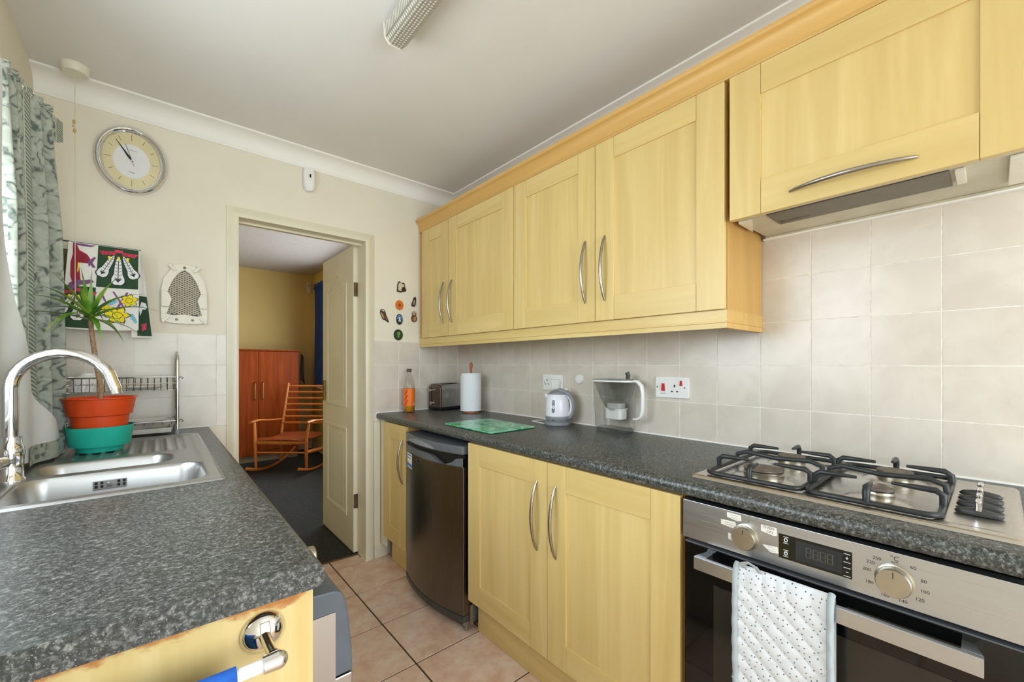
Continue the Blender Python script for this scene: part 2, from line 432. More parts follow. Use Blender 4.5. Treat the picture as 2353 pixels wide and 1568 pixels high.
M['towel_blue'] = plain('pale_blue_print', lin(122,186,206), .9, var=.05)
M['blue_cloth'] = plain('blue_cloth', lin(36,96,190), .9, var=.1, scale=60, bmp=.2)
M['navy_curtain'] = plain('navy_curtain', lin(30,62,128), .75, var=.1, scale=8)
M['dark_cloth'] = plain('dark_cloth', lin(44,36,32), .9, var=.2)
M['ceramic'] = plain('white_ceramic', lin(228,226,222), .2, var=.02)
M['grey_print'] = plain('grey_leaf_print', lin(120,116,112), .5, var=.15)
def glassy(name, col, fac_rough=.05, tint=.86, k=.55, pwr=3.5):
    m, nt, bs = newmat(name)
    tr = nt.nodes.new('ShaderNodeBsdfTransparent'); tr.inputs[0].default_value = tuple(c*tint for c in col[:3])+(1,)
    gl = nt.nodes.new('ShaderNodeBsdfGlossy'); gl.inputs['Roughness'].default_value = fac_rough
    n = noise(nt, coords(nt), 6, 2)
    lw = nt.nodes.new('ShaderNodeLayerWeight'); lw.inputs[0].default_value = .5
    pw = nt.nodes.new('ShaderNodeMath'); pw.operation = 'POWER'; nt.links.new(lw.outputs['Facing'], pw.inputs[0]); pw.inputs[1].default_value = pwr
    sc_ = nt.nodes.new('ShaderNodeMath'); sc_.operation = 'MULTIPLY_ADD'; nt.links.new(pw.outputs[0], sc_.inputs[0]); sc_.inputs[1].default_value = k; sc_.inputs[2].default_value = .015
    ms = nt.nodes.new('ShaderNodeMixShader')
    mm = nt.nodes.new('ShaderNodeMath'); mm.operation = 'MULTIPLY_ADD'; nt.links.new(n, mm.inputs[0]); mm.inputs[1].default_value = .04; nt.links.new(sc_.outputs[0], mm.inputs[2])
    nt.links.new(mm.outputs[0], ms.inputs[0]); nt.links.new(tr.outputs[0], ms.inputs[1]); nt.links.new(gl.outputs[0], ms.inputs[2])
    nt.links.new(ms.outputs[0], nt.nodes['Material Output'].inputs[0]); nt.nodes.remove(bs); return m
M['pane'] = glassy('window_glass', (1,1,1), .02, .97)
M['clear_pl'] = glassy('clear_plastic', (.955,.96,.95), .12, .945, .85, 2.2)
M['smoke_pl'] = glassy('smoked_plastic', (.84,.86,.86), .12, .92, .8, 2.5)
M['bottle_pl'] = glassy('bottle_plastic', (.97,.95,.91), .08, .95, .85, 2.2)
M['squash'] = plain('orange_squash', lin(206,140,30), .15, var=.05)
M['label_or'] = plain('orange_label', lin(240,120,24), .4, var=.03, scale=12)
def boardmat():
    m, nt, bs = newmat('marbled_green_glass'); v = coords(nt)
    n = noise(nt, coords(nt, (1.8,1,1), rot=(0,0,.5)), 3.6, 1.5, .5, 1.6)
    c = ramp(nt, n, [(.30, lin(10,112,96)), (.42, lin(40,164,126)), (.50, lin(134,210,176)), (.58, lin(66,176,108)), (.70, lin(118,190,104))])
    setv(bs, Base_Color=c, Roughness=.16); return m
M['board'] = boardmat()
def prismatic():
    m, nt, bs = newmat('prismatic_diffuser')
    v = coords(nt, (1,1,1)); a = wave(nt, v, 28, 0, 0, 1, 'BANDS', 'Y'); b = wave(nt, v, 28, 0, 0, 1, 'BANDS', 'X')
    mx = nt.nodes.new('ShaderNodeMath'); mx.operation = 'MULTIPLY'; nt.links.new(a, mx.inputs[0]); nt.links.new(b, mx.inputs[1])
    setv(bs, Base_Color=ramp(nt, mx.outputs[0], [(0, lin(150,146,132)), (.5, lin(226,224,212))]), Roughness=.25)
    bs.inputs['Transmission Weight'].default_value = .15
    bump(nt, bs, mx.outputs[0], .6, .003); return m
M['prism'] = prismatic()

# ================================================================== STRUCTURE
TP = 0.1524; ZROW = 1.2155; DXT = 1.659
# --- floor and floor tiles
fl = struct('floor', G().add(box(XL-.1, XR+.1, YB-.1, YF, -.06, -.004)).add(box(.318, .98, YF, 2.67, -.06, -.004)), M['floor_grout'])
FP = 0.3345
def tile_mesh(name, sx, sy, th, bev, mat, axis):
    g = box(-sx/2, sx/2, -sy/2, sy/2, -th, 0)
    o = add(name, g, mat, None, bevel=bev, seg=2)
    if axis == 'X': o.data.transform(Matrix(((0,0,-1,0),(1,0,0,0),(0,1,0,0),(0,0,0,1))))   # face -X ; local a->Y, b->Z
    if axis == 'Y': o.data.transform(Matrix(((1,0,0,0),(0,0,-1,0),(0,1,0,0),(0,0,0,1))))   # face -Y
    if axis == '+X': o.data.transform(Matrix(((0,0,1,0),(1,0,0,0),(0,1,0,0),(0,0,0,1))))
    return o
_tc = {}
def tile(parent, name, a0, a1, b0, b1, at, th, bev, mat, axis):
    key = (name, round(a1-a0, 3), round(b1-b0, 3), axis)
    if key not in _tc:
        o = tile_mesh(name, a1-a0, b1-b0, th, bev, mat, axis); _tc[key] = o; o.parent = parent
    else:
        o = _tc[key].copy(); sc.collection.objects.link(o); o.parent = parent
    ca, cb = (a0+a1)/2, (b0+b1)/2
    o.location = {'Z': (ca, cb, at), 'X': (at, ca, cb), '+X': (at, ca, cb), 'Y': (ca, at, cb)}[axis]
    return o
gap = .0035
for i in range(-4, 3):
    for j in range(-12, 1):
        x0, x1 = .803+i*FP, .803+(i+1)*FP; y1 = 2.541+j*FP; y0 = y1-FP
        x0, x1 = max(x0, XL), min(x1, XR); y0 = max(y0, YB)
        if x1-x0 < .03 or y1-y0 < .03: continue
        tile(fl, 'floor_tile', x0+gap, x1-gap, y0+gap, y1-gap, 0, .008, .0015, M['floor_tile'], 'Z')
for x0, x1 in ((.318, .4685), (.4685, .803), (.803, .98)):
    tile(fl, 'floor_tile', x0+gap, x1-gap, 2.541+gap, 2.668, 0, .008, .0015, M['floor_tile'], 'Z')

# --- walls
wf = struct('wall_far', G().add(box(XL-.1, .303, YF, 2.66, -.06, 2.55)).add(box(.997, XR+.1, YF, 2.66, -.06, 2.55)).add(box(.303, .997, YF, 2.66, 1.993, 2.55)), M['paint'], smooth=None)
wr = struct('wall_right', box(XR, XR+.1, YB-.1, YF, -.06, ZC+.05), M['grout'], smooth=None)
struct('trim_grout_right', box(DXT+.0009, XR, -.35, YF, .9107, 1.6725), M['grout'], smooth=None)
wru = struct('wall_right_upper', box(XR-.004, XR, YB, YF, 1.70, ZC), M['paint'], smooth=None)
y0, y1, z0, z1 = WIN1
wl = struct('wall_left', G().add(box(XL-.14, XL, YB-.1, YF, -.06, z0)).add(box(XL-.14, XL, YB-.1, YF, z1, ZC+.05)).add(box(XL-.14, XL, YB-.1, y0, z0, z1)).add(box(XL-.14, XL, y1, YF, z0, z1)), M['paint'], smooth=None)
x0, x1, z0b, z1b = WIN_FILL
wb = struct('wall_back', G().add(box(XL-.1, x0, YB-.12, YB, -.06, ZC+.05)).add(box(x1, XR+.1, YB-.12, YB, -.06, ZC+.05)).add(box(x0, x1, YB-.12, YB, z1b, ZC+.05)).add(box(x0, x1, YB-.12, YB, -.06, z0b)), M['paint'], smooth=None)
struct('ceiling', box(XL-.1, XR+.1, YB-.1, YF, ZC, ZC+.06), M['ceiling'], smooth=None)
# windows
def window_frame(name, axis, at, a0, a1, z0, z1, mull, dep=.06):
    def bx(p0, p1, q0, q1, d0, d1):
        return box(at+d0, at+d1, p0, p1, q0, q1) if axis == 'X' else box(p0, p1, at+d0, at+d1, q0, q1)
    g = G(); t = .055
    g.add(bx(a0, a1, z0, z0+t, 0, dep)); g.add(bx(a0, a1, z1-t, z1, 0, dep)); g.add(bx(a0, a0+t, z0+t, z1-t, 0, dep)); g.add(bx(a1-t, a1, z0+t, z1-t, 0, dep))
    for m in mull: g.add(bx(m-.03, m+.03, z0+t, z1-t, 0, dep))
    o = add(name, g, M['upvc'], None, bevel=.004); o['kind'] = 'structure'
    ed = [a0+t]+[q for m in mull for q in (m-.03, m+.03)]+[a1-t]
    for k in range(0, len(ed), 2):
        add('pane', bx(ed[k], ed[k+1], z0+t, z1-t, dep*.45, dep*.55), M['pane'], o, smooth=None)
    return o
w1 = window_frame('window_1', 'X', XL-.13, WIN1[0], WIN1[1], WIN1[2], WIN1[3], [1.06])
add('window_sill', box(XL-.07, XL+.03, WIN1[0]-.03, WIN1[1]+.03, 1.046, 1.068), M['upvc'], w1, bevel=.004)
window_frame('window_added_fill', 'Y', YB-.11, WIN_FILL[0], WIN_FILL[1], WIN_FILL[2], WIN_FILL[3], [.7])  # unseen glazed opening behind the camera, added to brighten far wall and ceiling
window_frame('window_3', 'X', 1.715+.05, WIN3[0], WIN3[1], WIN3[2], WIN3[3], [4.6])
# back room
struct('floor_carpet', box(XL-.1, 1.8, 2.668, 6.5, -.06, .004), M['carpet'], smooth=None)
struct('ceiling_back_room', box(XL-.14, 1.8, 2.66, 6.5, 2.50, 2.56), M['artex'], smooth=None)
struct('wall_back_room_far', box(XL-.14, 1.8, 6.45, 6.55, -.06, 2.5), M['room_paint'], smooth=None)
struct('wall_back_room_left', box(XL-.14, XL-.10, 2.66, 6.45, -.06, 2.5), M['room_paint'], smooth=None)
struct('wall_back_room_near', G().add(box(XL-.14, XL-.1, YF, 2.66, -.06, 2.5)).add(box(XR+.1, 1.715, 2.56, 2.66, -.06, 2.5)), M['room_paint'], smooth=None)
y0, y1, z0, z1 = WIN3
struct('wall_back_room_right', G().add(box(1.715, 1.83, 2.56, 6.45, -.06, z0)).add(box(1.715, 1.83, 2.56, 6.45, z1, 2.5)).add(box(1.715, 1.83, 2.56, y0, z0, z1)).add(box(1.715, 1.83, y1, 6.45, z0, z1)), M['room_paint'], smooth=None)
struct('baseboard_back_room', box(1.70, 1.715, 2.7, 6.45, 0, .1), M['gloss_white'], bevel=.003)
struct('baseboard_back_room_far', box(XL-.1, 1.70, 6.435, 6.45, 0, .1), M['gloss_white'], bevel=.003)

# --- wall tiles
gp = .0013
def span(a0, a1, start):     # tile joints inside a0..a1
    js = [a0]; k = math.ceil((a0-start)/TP+1e-6)
    while start+k*TP < a1-1e-6: js.append(start+k*TP); k += 1
    return js+[a1]
rows_low = [(ZROW+k*TP, ZROW+(k+1)*TP) for k in (-2, -1, 0)]
ys = span(-.35, YF-.004, 2.078)
for a, b in zip(ys, ys[1:]):
    rr = [(ZROW+k*TP, ZROW+(k+1)*TP) for k in range(-2, 3)]
    for z0, z1 in rr:
        if a > .56 and z0 > 1.36: continue
        tile(wr, 'wall_tile', a+gp, b-gp, z0+gp, z1-gp, DXT, .006, .0008, M['wall_tile'], 'X')
xs = span(XL, .268, .226)
for a, b in zip(xs, xs[1:]):
    for z0, z1 in rows_low:
        tile(wf, 'wall_tile', a+gp, b-gp, z0+gp, z1-gp, YF-.004, .006, .0008, M['wall_tile'], 'Y')
xs = [1.034, 1.0494+TP*1, 1.0494+2*TP, 1.0494+3*TP, DXT]
for a, b in zip(xs, xs[1:]):
    for z0, z1 in rows_low:
        tile(wf, 'wall_tile', a+gp, b-gp, z0+gp, z1-gp, YF-.004, .006, .0008, M['wall_tile'], 'Y')
ys = span(1.30, YF-.006, 2.40)
for a, b in zip(ys, ys[1:]):
    for z0, z1 in rows_low:
        zz = min(z1, 1.04) if a < 2.02 else z1
        if zz-z0 < .03: continue
        tile(wl, 'wall_tile', a+gp, b-gp, z0+gp, zz-gp, XL+.004, .006, .0008, M['wall_tile'], '+X')
struct('trim_grout_far', G().add(box(XL, .268, YF-.0032, YF, .9107, ZROW+TP)).add(box(1.034, XR, YF-.0032, YF, .9107, ZROW+TP)), M['grout'], smooth=None)
struct('trim_sealant', G().add(tube([(1.657, YF-.01, .9125), (1.657, -.09, .9125)], .004, 6)).add(tube([(1.05, YF-.007, .9125), (1.657, YF-.007, .9125)], .004, 6)).add(tube([(XL, YF-.007, .9125), (.2, YF-.007, .9125)], .004, 6)), M['coving'])

# --- coving
prof = [(0, -.086), (.006, -.086), (.008, -.078)]
for k in range(9):
    a = PI/2*k/8
    prof.append((.078-.068*math.cos(a), -.010-.066*(1-math.sin(a))))
prof += [(.086, -.008), (.086, 0), (0, 0)]
def sweep(prof, to3, s0, s1):
    n = len(prof); v = [to3(p, q, s0) for p, q in prof]+[to3(p, q, s1) for p, q in prof]
    f = [(i, (i+1) % n, n+(i+1) % n, n+i) for i in range(n)]+[tuple(range(n)), tuple(range(2*n-1, n-1, -1))]
    return v, f
struct('trim_coving_far', sweep(prof, lambda p, q, s: (s, YF-p, ZC+q), XL+.0, XR), M['coving'], smooth=50)
struct('trim_coving_right', sweep(prof, lambda p, q, s: (XR-.004-p, s, ZC+q), YB, YF), M['coving'], smooth=50)

# --- door frame and door leaf
arch = [(0,0), (.014,0), (.018,.006), (.016,.034), (.010,.044), (.008,.052), (0,.052)]
def archi(name, seg):
    (ax, az), (bx_, bz), inward = seg
    d = Vector((bx_-ax, 0, bz-az)).normalized(); nrm = Vector(inward)
    v = []; f = []; n = len(arch)
    for (cx_, cz_), sgn in (((ax, az), 1), ((bx_, bz), -1)):
        for p, q in arch:
            mit = q*sgn if (az != bz or True) else 0
            base = Vector((cx_, YF-p, cz_)) - nrm*q
            if cz_ > 1.5: base -= d*(-q if sgn == -1 else q)*1.0 if True else 0
            v.append(tuple(base))
    f = [(i, (i+1) % n, n+(i+1) % n, n+i) for i in range(n)]+[tuple(range(n)), tuple(range(2*n-1, n-1, -1))]
    return struct(name, (v, f), M['gloss_white'], smooth=40)
archi('trim_architrave_left', ((.320, 0), (.320, 1.978), (1, 0, 0)))
archi('trim_architrave_right', ((.980, 0), (.980, 1.978), (-1, 0, 0)))
archi('trim_architrave_top', ((.320, 1.978), (.980, 1.978), (0, 0, -1)))
struct('trim_door_lining', G().add(box(.304, .318, YF-.002, 2.668, 0, 1.992)).add(box(.980, .996, YF-.002, 2.668, 0, 1.992)).add(box(.318, .98, YF-.002, 2.668, 1.978, 1.992))
       .add(box(.318, .328, 2.60, 2.63, 0, 1.978)).add(box(.328, .98, 2.60, 2.63, 1.966, 1.978)), M['gloss_white'], bevel=.002)
struct('trim_threshold', box(.332, .98, 2.655, 2.675, -.004, .006), M['bronze'], bevel=.002)
struct('baseboard_far', G().add(box(1.035, 1.118, YF-.018, YF, 0, .085)).add(box(1.035, 1.075, YF-.012, YF, 0, .86)), M['gloss_white'], bevel=.004)

dl = add('door_1', box(.955, .989, 2.675, 3.315, .012, 1.985), M['gloss_white'], None, bevel=.003, origin=(.972, 2.675, .012))
dl['kind'] = 'structure'
def arch_outline(y0, y1, z0, z1, rise):
    pts = [(y0, z0), (y1, z0), (y1, z1-rise)]
    for k in range(1, 16):
        t = k/16; y = y1+(y0-y1)*t
        pts.append((y, z1-rise+rise*(math.sin(PI*t)**2 if rise else 0)))
    pts.append((y0, z1-rise)); return pts
for nm, z0, z1, rise in (('upper_panel', .93, 1.86, .10), ('lower_panel', .22, .80, 0)):
    o1 = arch_outline(2.79, 3.20, z0, z1, rise); o2 = arch_outline(2.815, 3.175, z0+.025, z1-.025, rise)
    o3 = arch_outline(2.84, 3.15, z0+.05, z1-.05, rise)
    t3 = lambda a, b, d: (.955-d, a, b)
    pn = add(nm, ringprism(o1, o2, t3, 0, .007), M['gloss_white'], dl, smooth=60, bevel=.003)
    add('raised_field', prism(o3, t3, 0, .004), M['gloss_white'], pn, bevel=.003)
for zc in (.34, 1.70):
    h_ = add('hinge', G().add(box(.9895, .9925, 2.676, 2.712, zc-.045, zc+.045)).add(box(.957, .985, 2.6725, 2.6752, zc-.045, zc+.045)).add(cyl((.982, 2.671, zc-.045), (.982, 2.671, zc+.045), .005, n=8)), M['bronze'], dl)
hd = add('lever_handle', G().add(box(.944, .955, 3.245, 3.285, .95, 1.10)).add(cyl((.95, 3.265, 1.045), (.905, 3.265, 1.045), .009)).add(tube([(.908, 3.27, 1.045), (.902, 3.22, 1.045), (.905, 3.165, 1.042)], [.009, .008, .006], 10)), M['brass'], dl, bevel=.002)

# ================================================================== KITCHEN UNITS
def bow(p0, p1, out, depth=.030, r=.0062, n=16):
    p0, p1, out = Vector(p0), Vector(p1), Vector(out)
    P = []; R = []
    for i in range(n+1):
        t = i/n; s = math.sin(PI*t)
        P.append(p0.lerp(p1, t)+out*(depth*s**.75)); R.append(r*(.5+.5*s**.6))
    return tube(P, R, 10)
def shaker(parent, y0, y1, z0, z1, X, hy=None, hz=None, handle='v', th=.019, sw=.088, rw=.09, trw=None):
    trw = trw or rw
    d = add('door', box(X+.006, X+th-.002, y0+sw-.01, y1-sw+.01, z0+rw-.01, z1-trw+.01), M['maple'], parent, smooth=None)
    for a, b in ((y0, y0+sw), (y1-sw, y1)):
        add('stile', box(X, X+th, a, b, z0, z1), M['maple'], d, bevel=.0015)
    add('rail', box(X+.0006, X+th, y0+sw+.0006, y1-sw-.0006, z0, z0+rw), M['mapleY'], d, bevel=.0012)
    add('rail', box(X+.0006, X+th, y0+sw+.0006, y1-sw-.0006, z1-trw, z1), M['mapleY'], d, bevel=.0012)
    if handle == 'v': add('handle', bow((X-.001, hy, hz), (X-.001, hy, hz+.255), (-1, 0, 0)), M['nickel'], d, smooth=60)
    if handle == 'h': add('handle', bow((X-.001, hy, hz), (X-.001, hy+.255, hz), (-1, 0, 0)), M['nickel'], d, smooth=60)
    return d
BX = 1.060
def base_unit(label, y0, y1, doors, x_in=1.655, kick=True):
    t = thing('base_cabinet', label, 'cabinet', ((BX+x_in)/2, (y0+y1)/2, 0), 'base cabinets on the oven side')
    g = G().add(box(1.081, x_in, y0, y0+.018, .15, .872)).add(box(1.081, x_in, y1-.018, y1, .15, .872)).add(box(1.081, x_in, y0+.018, y1-.018, .15, .168)).add(box(x_in-.01, x_in, y0+.018, y1-.018, .168, .872)).add(box(1.081, 1.18, y0+.018, y1-.018, .855, .872))
    add('body', g, M['maple_side'], t, smooth=None)
    for a, b, hy in doors: shaker(t, a, b, .162, .868, BX, hy, .537)
    if kick: add('plinth', box(1.117, 1.133, y0, y1, .001, .149), M['mapleY'], t, bevel=.001)
    return t
base_unit('narrow pale wood base cabinet between the doorway and the small fridge', 2.152, 2.458, [(2.153, 2.456, 2.190)])
add('filler_strip', box(1.078, 1.092, 2.459, 2.540, .085, .872), M['gloss_white'], bpy.data.objects['base_cabinet'], bevel=.004)
base_unit('double-door pale wood base cabinet between the fridge and the oven', .546, 1.542, [(1.046, 1.540, 1.096), (.5475, 1.0435, 1.002)])
# wall units
WX = 1.338
def wall_unit(label, y0, y1, doors, ycar=None):
    t = thing('wall_cabinet', label, 'cabinet', (1.5, (y0+y1)/2, 1.392), 'wall cabinets')
    yc = ycar or y1
    g = G().add(box(1.359, 1.655, y0, y0+.018, 1.392, 2.104)).add(box(1.359, 1.655, yc-.018, yc, 1.392, 2.104)).add(box(1.359, 1.655, y0+.018, yc-.018, 1.392, 1.41)).add(box(1.359, 1.655, y0+.018, yc-.018, 2.086, 2.104)).add(box(1.645, 1.655, y0+.018, yc-.018, 1.41, 2.086))
    if ycar: g.add(box(1.359, 1.37, y1, yc-.018, 1.41, 2.086))
    add('body', g, M['maple_side'], t, smooth=None)
    for a, b, hy in doors: shaker(t, a, b, 1.393, 2.100, WX, hy, 1.470, rw=.092, trw=.082)
    return t
wall_unit('narrow wall cabinet in the corner above the toaster', 2.153, 2.483, [(2.1545, 2.482, 2.208)], 2.541)
wall_unit('wide single-door wall cabinet above the chopping board', 1.550, 2.1525, [(1.552, 2.151, 2.114)])
wall_unit('double-door wall cabinet above the water jug, next to the cooker hood', .548, 1.5495, [(1.050, 1.548, 1.097), (.549, 1.0475, 1.000)])
lr = thing('light_rail', 'pale wood light rail along the underside of the wall cabinets', 'moulding', (1.36, 1.5, 1.334))
pf = [(0,0), (0,.016), (-.003,.018), (-.003,.0215), (0,.0225), (0,.058), (.018,.058), (.018,0)]
add('front_rail', sweep(pf, lambda p, q, s: (1.352+p, s, 1.334+q), .547, 2.541), M['mapleY'], lr)
add('end_rail', sweep(pf, lambda p, q, s: (s, .5465+p, 1.334+q), 1.353, 1.658), M['maple_trim'], lr)
pf = [(0,0), (-.014,.001), (-.016,.008), (-.012,.014)]
for k in range(9):
    a = PI/2*k/8; pf.append((-.012-.022*(1-math.cos(a)), .014+.052*math.sin(a)))
pf += [(-.038,.070), (-.038,.082), (.02,.082), (.02,0)]
tag(add('crown_moulding', sweep(pf, lambda p, q, s: (1.361+p, s, 2.1055+q), -.12, 2.541), M['maple_trim'], None, smooth=50, origin=(1.36, 1.2, 2.1055)), 'concave pale wood crown moulding along the top of the wall cabinets', 'moulding')
# cooker hood cabinet
t = thing('wall_cabinet', 'lift-up wall cabinet with a horizontal handle above the gas hob', 'cabinet', (1.5, .235, 1.66), 'wall cabinets')
add('body', G().add(box(1.359, 1.655, .517, .535, 1.705, 2.104)).add(box(1.359, 1.655, -.065, -.047, 1.705, 2.104)).add(box(1.359, 1.655, -.047, .517, 1.705, 1.72)).add(box(1.359, 1.655, -.047, .517, 2.086, 2.104)).add(box(1.645, 1.655, -.047, .517, 1.72, 2.086)), M['maple_side'], t, smooth=None)
shaker(t, -.044-.02, .533, 1.661, 2.100, WX, .118, 1.701, handle='h', sw=.086, rw=.10, trw=.088)
# extractor hood
t = thing('cooker_hood', 'grey built-in cooker hood under the lift-up cabinet', 'cooker hood', (1.5, .235, 1.66))
add('housing', G().add(box(1.362, 1.654, -.062, .532, 1.672, 1.703)).add(box(1.362, 1.372, -.062, .532, 1.664, 1.672)).add(box(1.64, 1.654, -.062, .532, 1.664, 1.672)), plain('hood_enamel', lin(196,190,168), .4, var=.08, scale=8), t, bevel=.002)
add('filter_panel', box(1.395, 1.52, .07, .45, 1.668, 1.6715), plain('filter_plastic', lin(104,96,82), .4), t, bevel=.001)
add('switch', box(1.40, 1.50, .045, .062, 1.662, 1.6715), M['ivory_pl'], t, bevel=.002)
add('corner_bracket', prism([(1.40, .53), (1.52, .53), (1.40, .49)], lambda a, b, d: (a, b, d), 1.664, 1.6715), M['ivory_pl'], t)
add('corner_bracket', prism([(1.40, -.06), (1.60, -.06), (1.60, -.02), (1.40, -.02)], lambda a, b, d: (a, b, d), 1.662, 1.6715), M['ivory_pl'], t, bevel=.002)
text('brand_lettering', 'BLANCO', .019, lambda a, b, d: (1.488-b, .402-a, 1.6670-d), M['ink'], t)
struct('trim_hood_sealant', box(1.640, 1.659, -.062, .54, 1.660, 1.6655), M['coving'], bevel=.002)

# right worktop
pf = [(1.658,.873), (1.066,.873), (1.056,.876), (1.0515,.884), (1.0505,.893), (1.0525,.902), (1.058,.908), (1.068,.9107), (1.658,.9107)]
tag(add('worktop', sweep(pf, lambda p, q, s: (p, s, q), -.10, 2.541), M['worktop'], None, smooth=50, origin=(1.35, 1.2, .873)), 'long dark speckled worktop running under the hob, kettle and toaster', 'worktop')

# ---------------------------------------------------------------- fridge
t = thing('fridge', 'small dark silver under-counter fridge with a bowed door', 'fridge', (1.3, 1.85, 0))
FY0, FY1 = 1.566, 2.132; FC, FH = (FY0+FY1)/2, (FY1-FY0)/2
def fx(y): return 1.052-.046*(1-((y-FC)/FH)**2)
def bowed(z0, z1, y0=FY0, y1=FY1, back=1.10, off=0.0, n=16, r=.006):
    ysx = [y0+(y1-y0)*i/n for i in range(n+1)]
    poly = [(fx(y)-off, y) for y in ysx]+[(back, y1), (back, y0)]
    return prism(poly, lambda a, b, d: (a, b, d), z0, z1)
add('body', box(1.105, 1.62, FY0, FY1, .03, .835), M['grey_pl'], t, bevel=.004)
d = add('door', bowed(.075, .752), M['steel_dark'], t, bevel=.005)
add('bottom_trim', bowed(.045, .0745, off=.001), M['dk_grey'], d, bevel=.003)
# top trim with wavy scoop
def scoop():
    g = G(); n = 28
    ysx = [FY0+(FY1-FY0)*i/n for i in range(n+1)]
    def zt(y):
        u = (y-FY0)/(FY1-FY0)
        dip = .035*math.exp(-((u-.22)/.13)**2)-.004*math.sin(u*PI*1.2)
        return .795-max(0, dip)-.010*(1 if .1 < u < .93 else 0)
    lo = [(fx(y)-.0015, y, .7525) for y in ysx]; hi = [(fx(y)-.0015, y, zt(y)) for y in ysx]; bk = [(fx(y)+.02, y, zt(y)-.004) for y in ysx]
    v = lo+hi+bk; m = n+1; f = []
    for i in range(n): f += [(i, i+1, m+i+1, m+i), (m+i, m+i+1, 2*m+i+1, 2*m+i)]
    return v, f
add('handle_trim', scoop(), M['grey_pl'], d, smooth=40)
add('handle_recess', bowed(.753, .800, off=-.022, y0=FY0+.01, y1=FY1-.01), M['black'], d)
add('badge', prism(ell(.020, .0085, 24), lambda a, b, dd: (fx(1.90-a)-.0002-dd, 1.90-a, .729+b), 0, .002), M['black'], d)
add('badge_rim', ringprism(ell(.023, .0105, 24), ell(.020, .0085, 24), lambda a, b, dd: (fx(1.90-a)-.0002-dd, 1.90-a, .729+b), 0, .0026), M['nickel'], d)
st = add('energy_sticker', grid(lambda u, v: (fx(2.088-.092*u)-.0008, 2.088-.092*u, .744-.078*v), 4, 1), M['paper'], d)
add('sticker_print', G().add(grid(lambda u, v: (fx(2.080-.072*u)-.0012, 2.080-.072*u, .738-.008*v), 4, 1)).add(grid(lambda u, v: (fx(2.080-.06*u)-.0012, 2.080-.06*u, .720-.005*v), 4, 1)).add(grid(lambda u, v: (fx(2.086-.088*u)-.0012, 2.086-.088*u, .690-.018*v), 4, 1)), plain('blue_print', lin(70,130,190), .6), st)
cap = add('top_cap', bowed(.806, .846, off=.003, back=1.60), M['grey_pl'], t, bevel=.008, seg=3)
add('control_strip', grid(lambda u, v: (fx(2.05-.30*u)-.0035, 2.05-.30*u, .812+(.026*math.sin(PI*min(1, u*1.0))**.5+.001)*v), 20, 3), M['mid_grey'], cap)
add('hinge_foot', G().add(box(1.056, 1.10, 1.567, 1.582, .03, .044)).add(cyl((1.075, 1.575, .005), (1.075, 1.575, .03), .008)).add(box(1.085, 1.10, 1.556, 1.566, .03, .12)), M['steel_side'], t, bevel=.001)
add('foot', cyl((1.56, 1.60, .0), (1.56, 1.60, .03), .015), M['black'], t); add('foot', cyl((1.56, 2.10, 0), (1.56, 2.10, .03), .015), M['black'], t); add('foot', cyl((1.13, 2.10, 0), (1.13, 2.10, .03), .015), M['black'], t)

# ---------------------------------------------------------------- oven
OX = 1.058
t = thing('oven', 'built-in single oven with steel control panel and black glass door', 'oven', (1.3, .245, .16))
def ot(a, b, d): return (OX-d, a, b)
add('body', box(1.086, 1.60, -.045, .530, .17, .860), M['black'], t)
fa = add('control_panel', box(OX, 1.085, -.055, .539, .766, .864), M['steel'], t, bevel=.0015)
for yk, rot_ in ((.384, 0), (.124, 0)):
    k = add('knob', lathe([(.029, 0), (.029, .003), (.0265, .004), (.0262, .019), (.0245, .022), (.0, .022)], (OX, yk, .812), (-1,0,0), 36), M['silver_pl'], t, smooth=40)
    add('marker', box(OX-.0226, OX-.0219, yk-.0008, yk+.0008, .822, .833), M['dk_grey'], k, smooth=None)
ds = add('display', box(OX-.0008, OX+.004, .187, .316, .788, .842), M['black_glass'], t, smooth=None)
add('screen', box(OX-.0012, OX, .203, .2835, .7935, .836), M['lcd'], ds, smooth=None)
g = G()
for i in range(4):
    yc = .266-i*.0125-.006; zc = .816; a, b, s = .0042, .0068, .0006
    for (p0, p1, q0, q1) in ((-a,a,2*b-s,2*b+s), (-a,a,-s,s), (-a,a,-2*b-s,-2*b+s), (-a-s,-a+s,0,2*b), (a-s,a+s,0,2*b), (-a-s,-a+s,-2*b,0), (a-s,a+s,-2*b,0)):
        g.add(box(OX-.0016, OX-.0012, yc+p0, yc+p1, zc+q0*.72, zc+q1*.72))
add('digits', g, M['lcd_digit'], ds, smooth=None)
g = G()
for yc, zc, kind in ((.302, .830, 'b'), (.302, .801, 'c'), (.195, .828, 'p'), (.195, .800, 'm')):
    if kind in 'pm':
        g.add(box(OX-.0014, OX-.0008, yc-.0055, yc+.0055, zc+.0078, zc+.0088)).add(box(OX-.0014, OX-.0008, yc-.0055, yc+.0055, zc-.0088, zc-.0078))
        g.add(box(OX-.0014, OX-.0008, yc-.0022, yc+.0022, zc-.0005, zc+.0005))
        if kind == 'p': g.add(box(OX-.0014, OX-.0008, yc-.0006, yc+.0006, zc-.0026, zc+.0026))
    else:
        g.add(box(OX-.0014, OX-.0008, yc-.005, yc+.005, zc+.0063, zc+.0073)).add(box(OX-.0014, OX-.0008, yc-.005, yc+.005, zc-.0073, zc-.0063))
        g.add(ringprism(ell(.0036, .0046, 16, yc, zc), ell(.0022, .003, 16, yc, zc), ot, .0008, .0014))
        if kind == 'c': g.add(box(OX-.0014, OX-.0008, yc-.0006, yc+.0006, zc, zc+.0025))
tag(add("touch_symbols", g, M["white_print"], ds, smooth=None), kind="stuff")
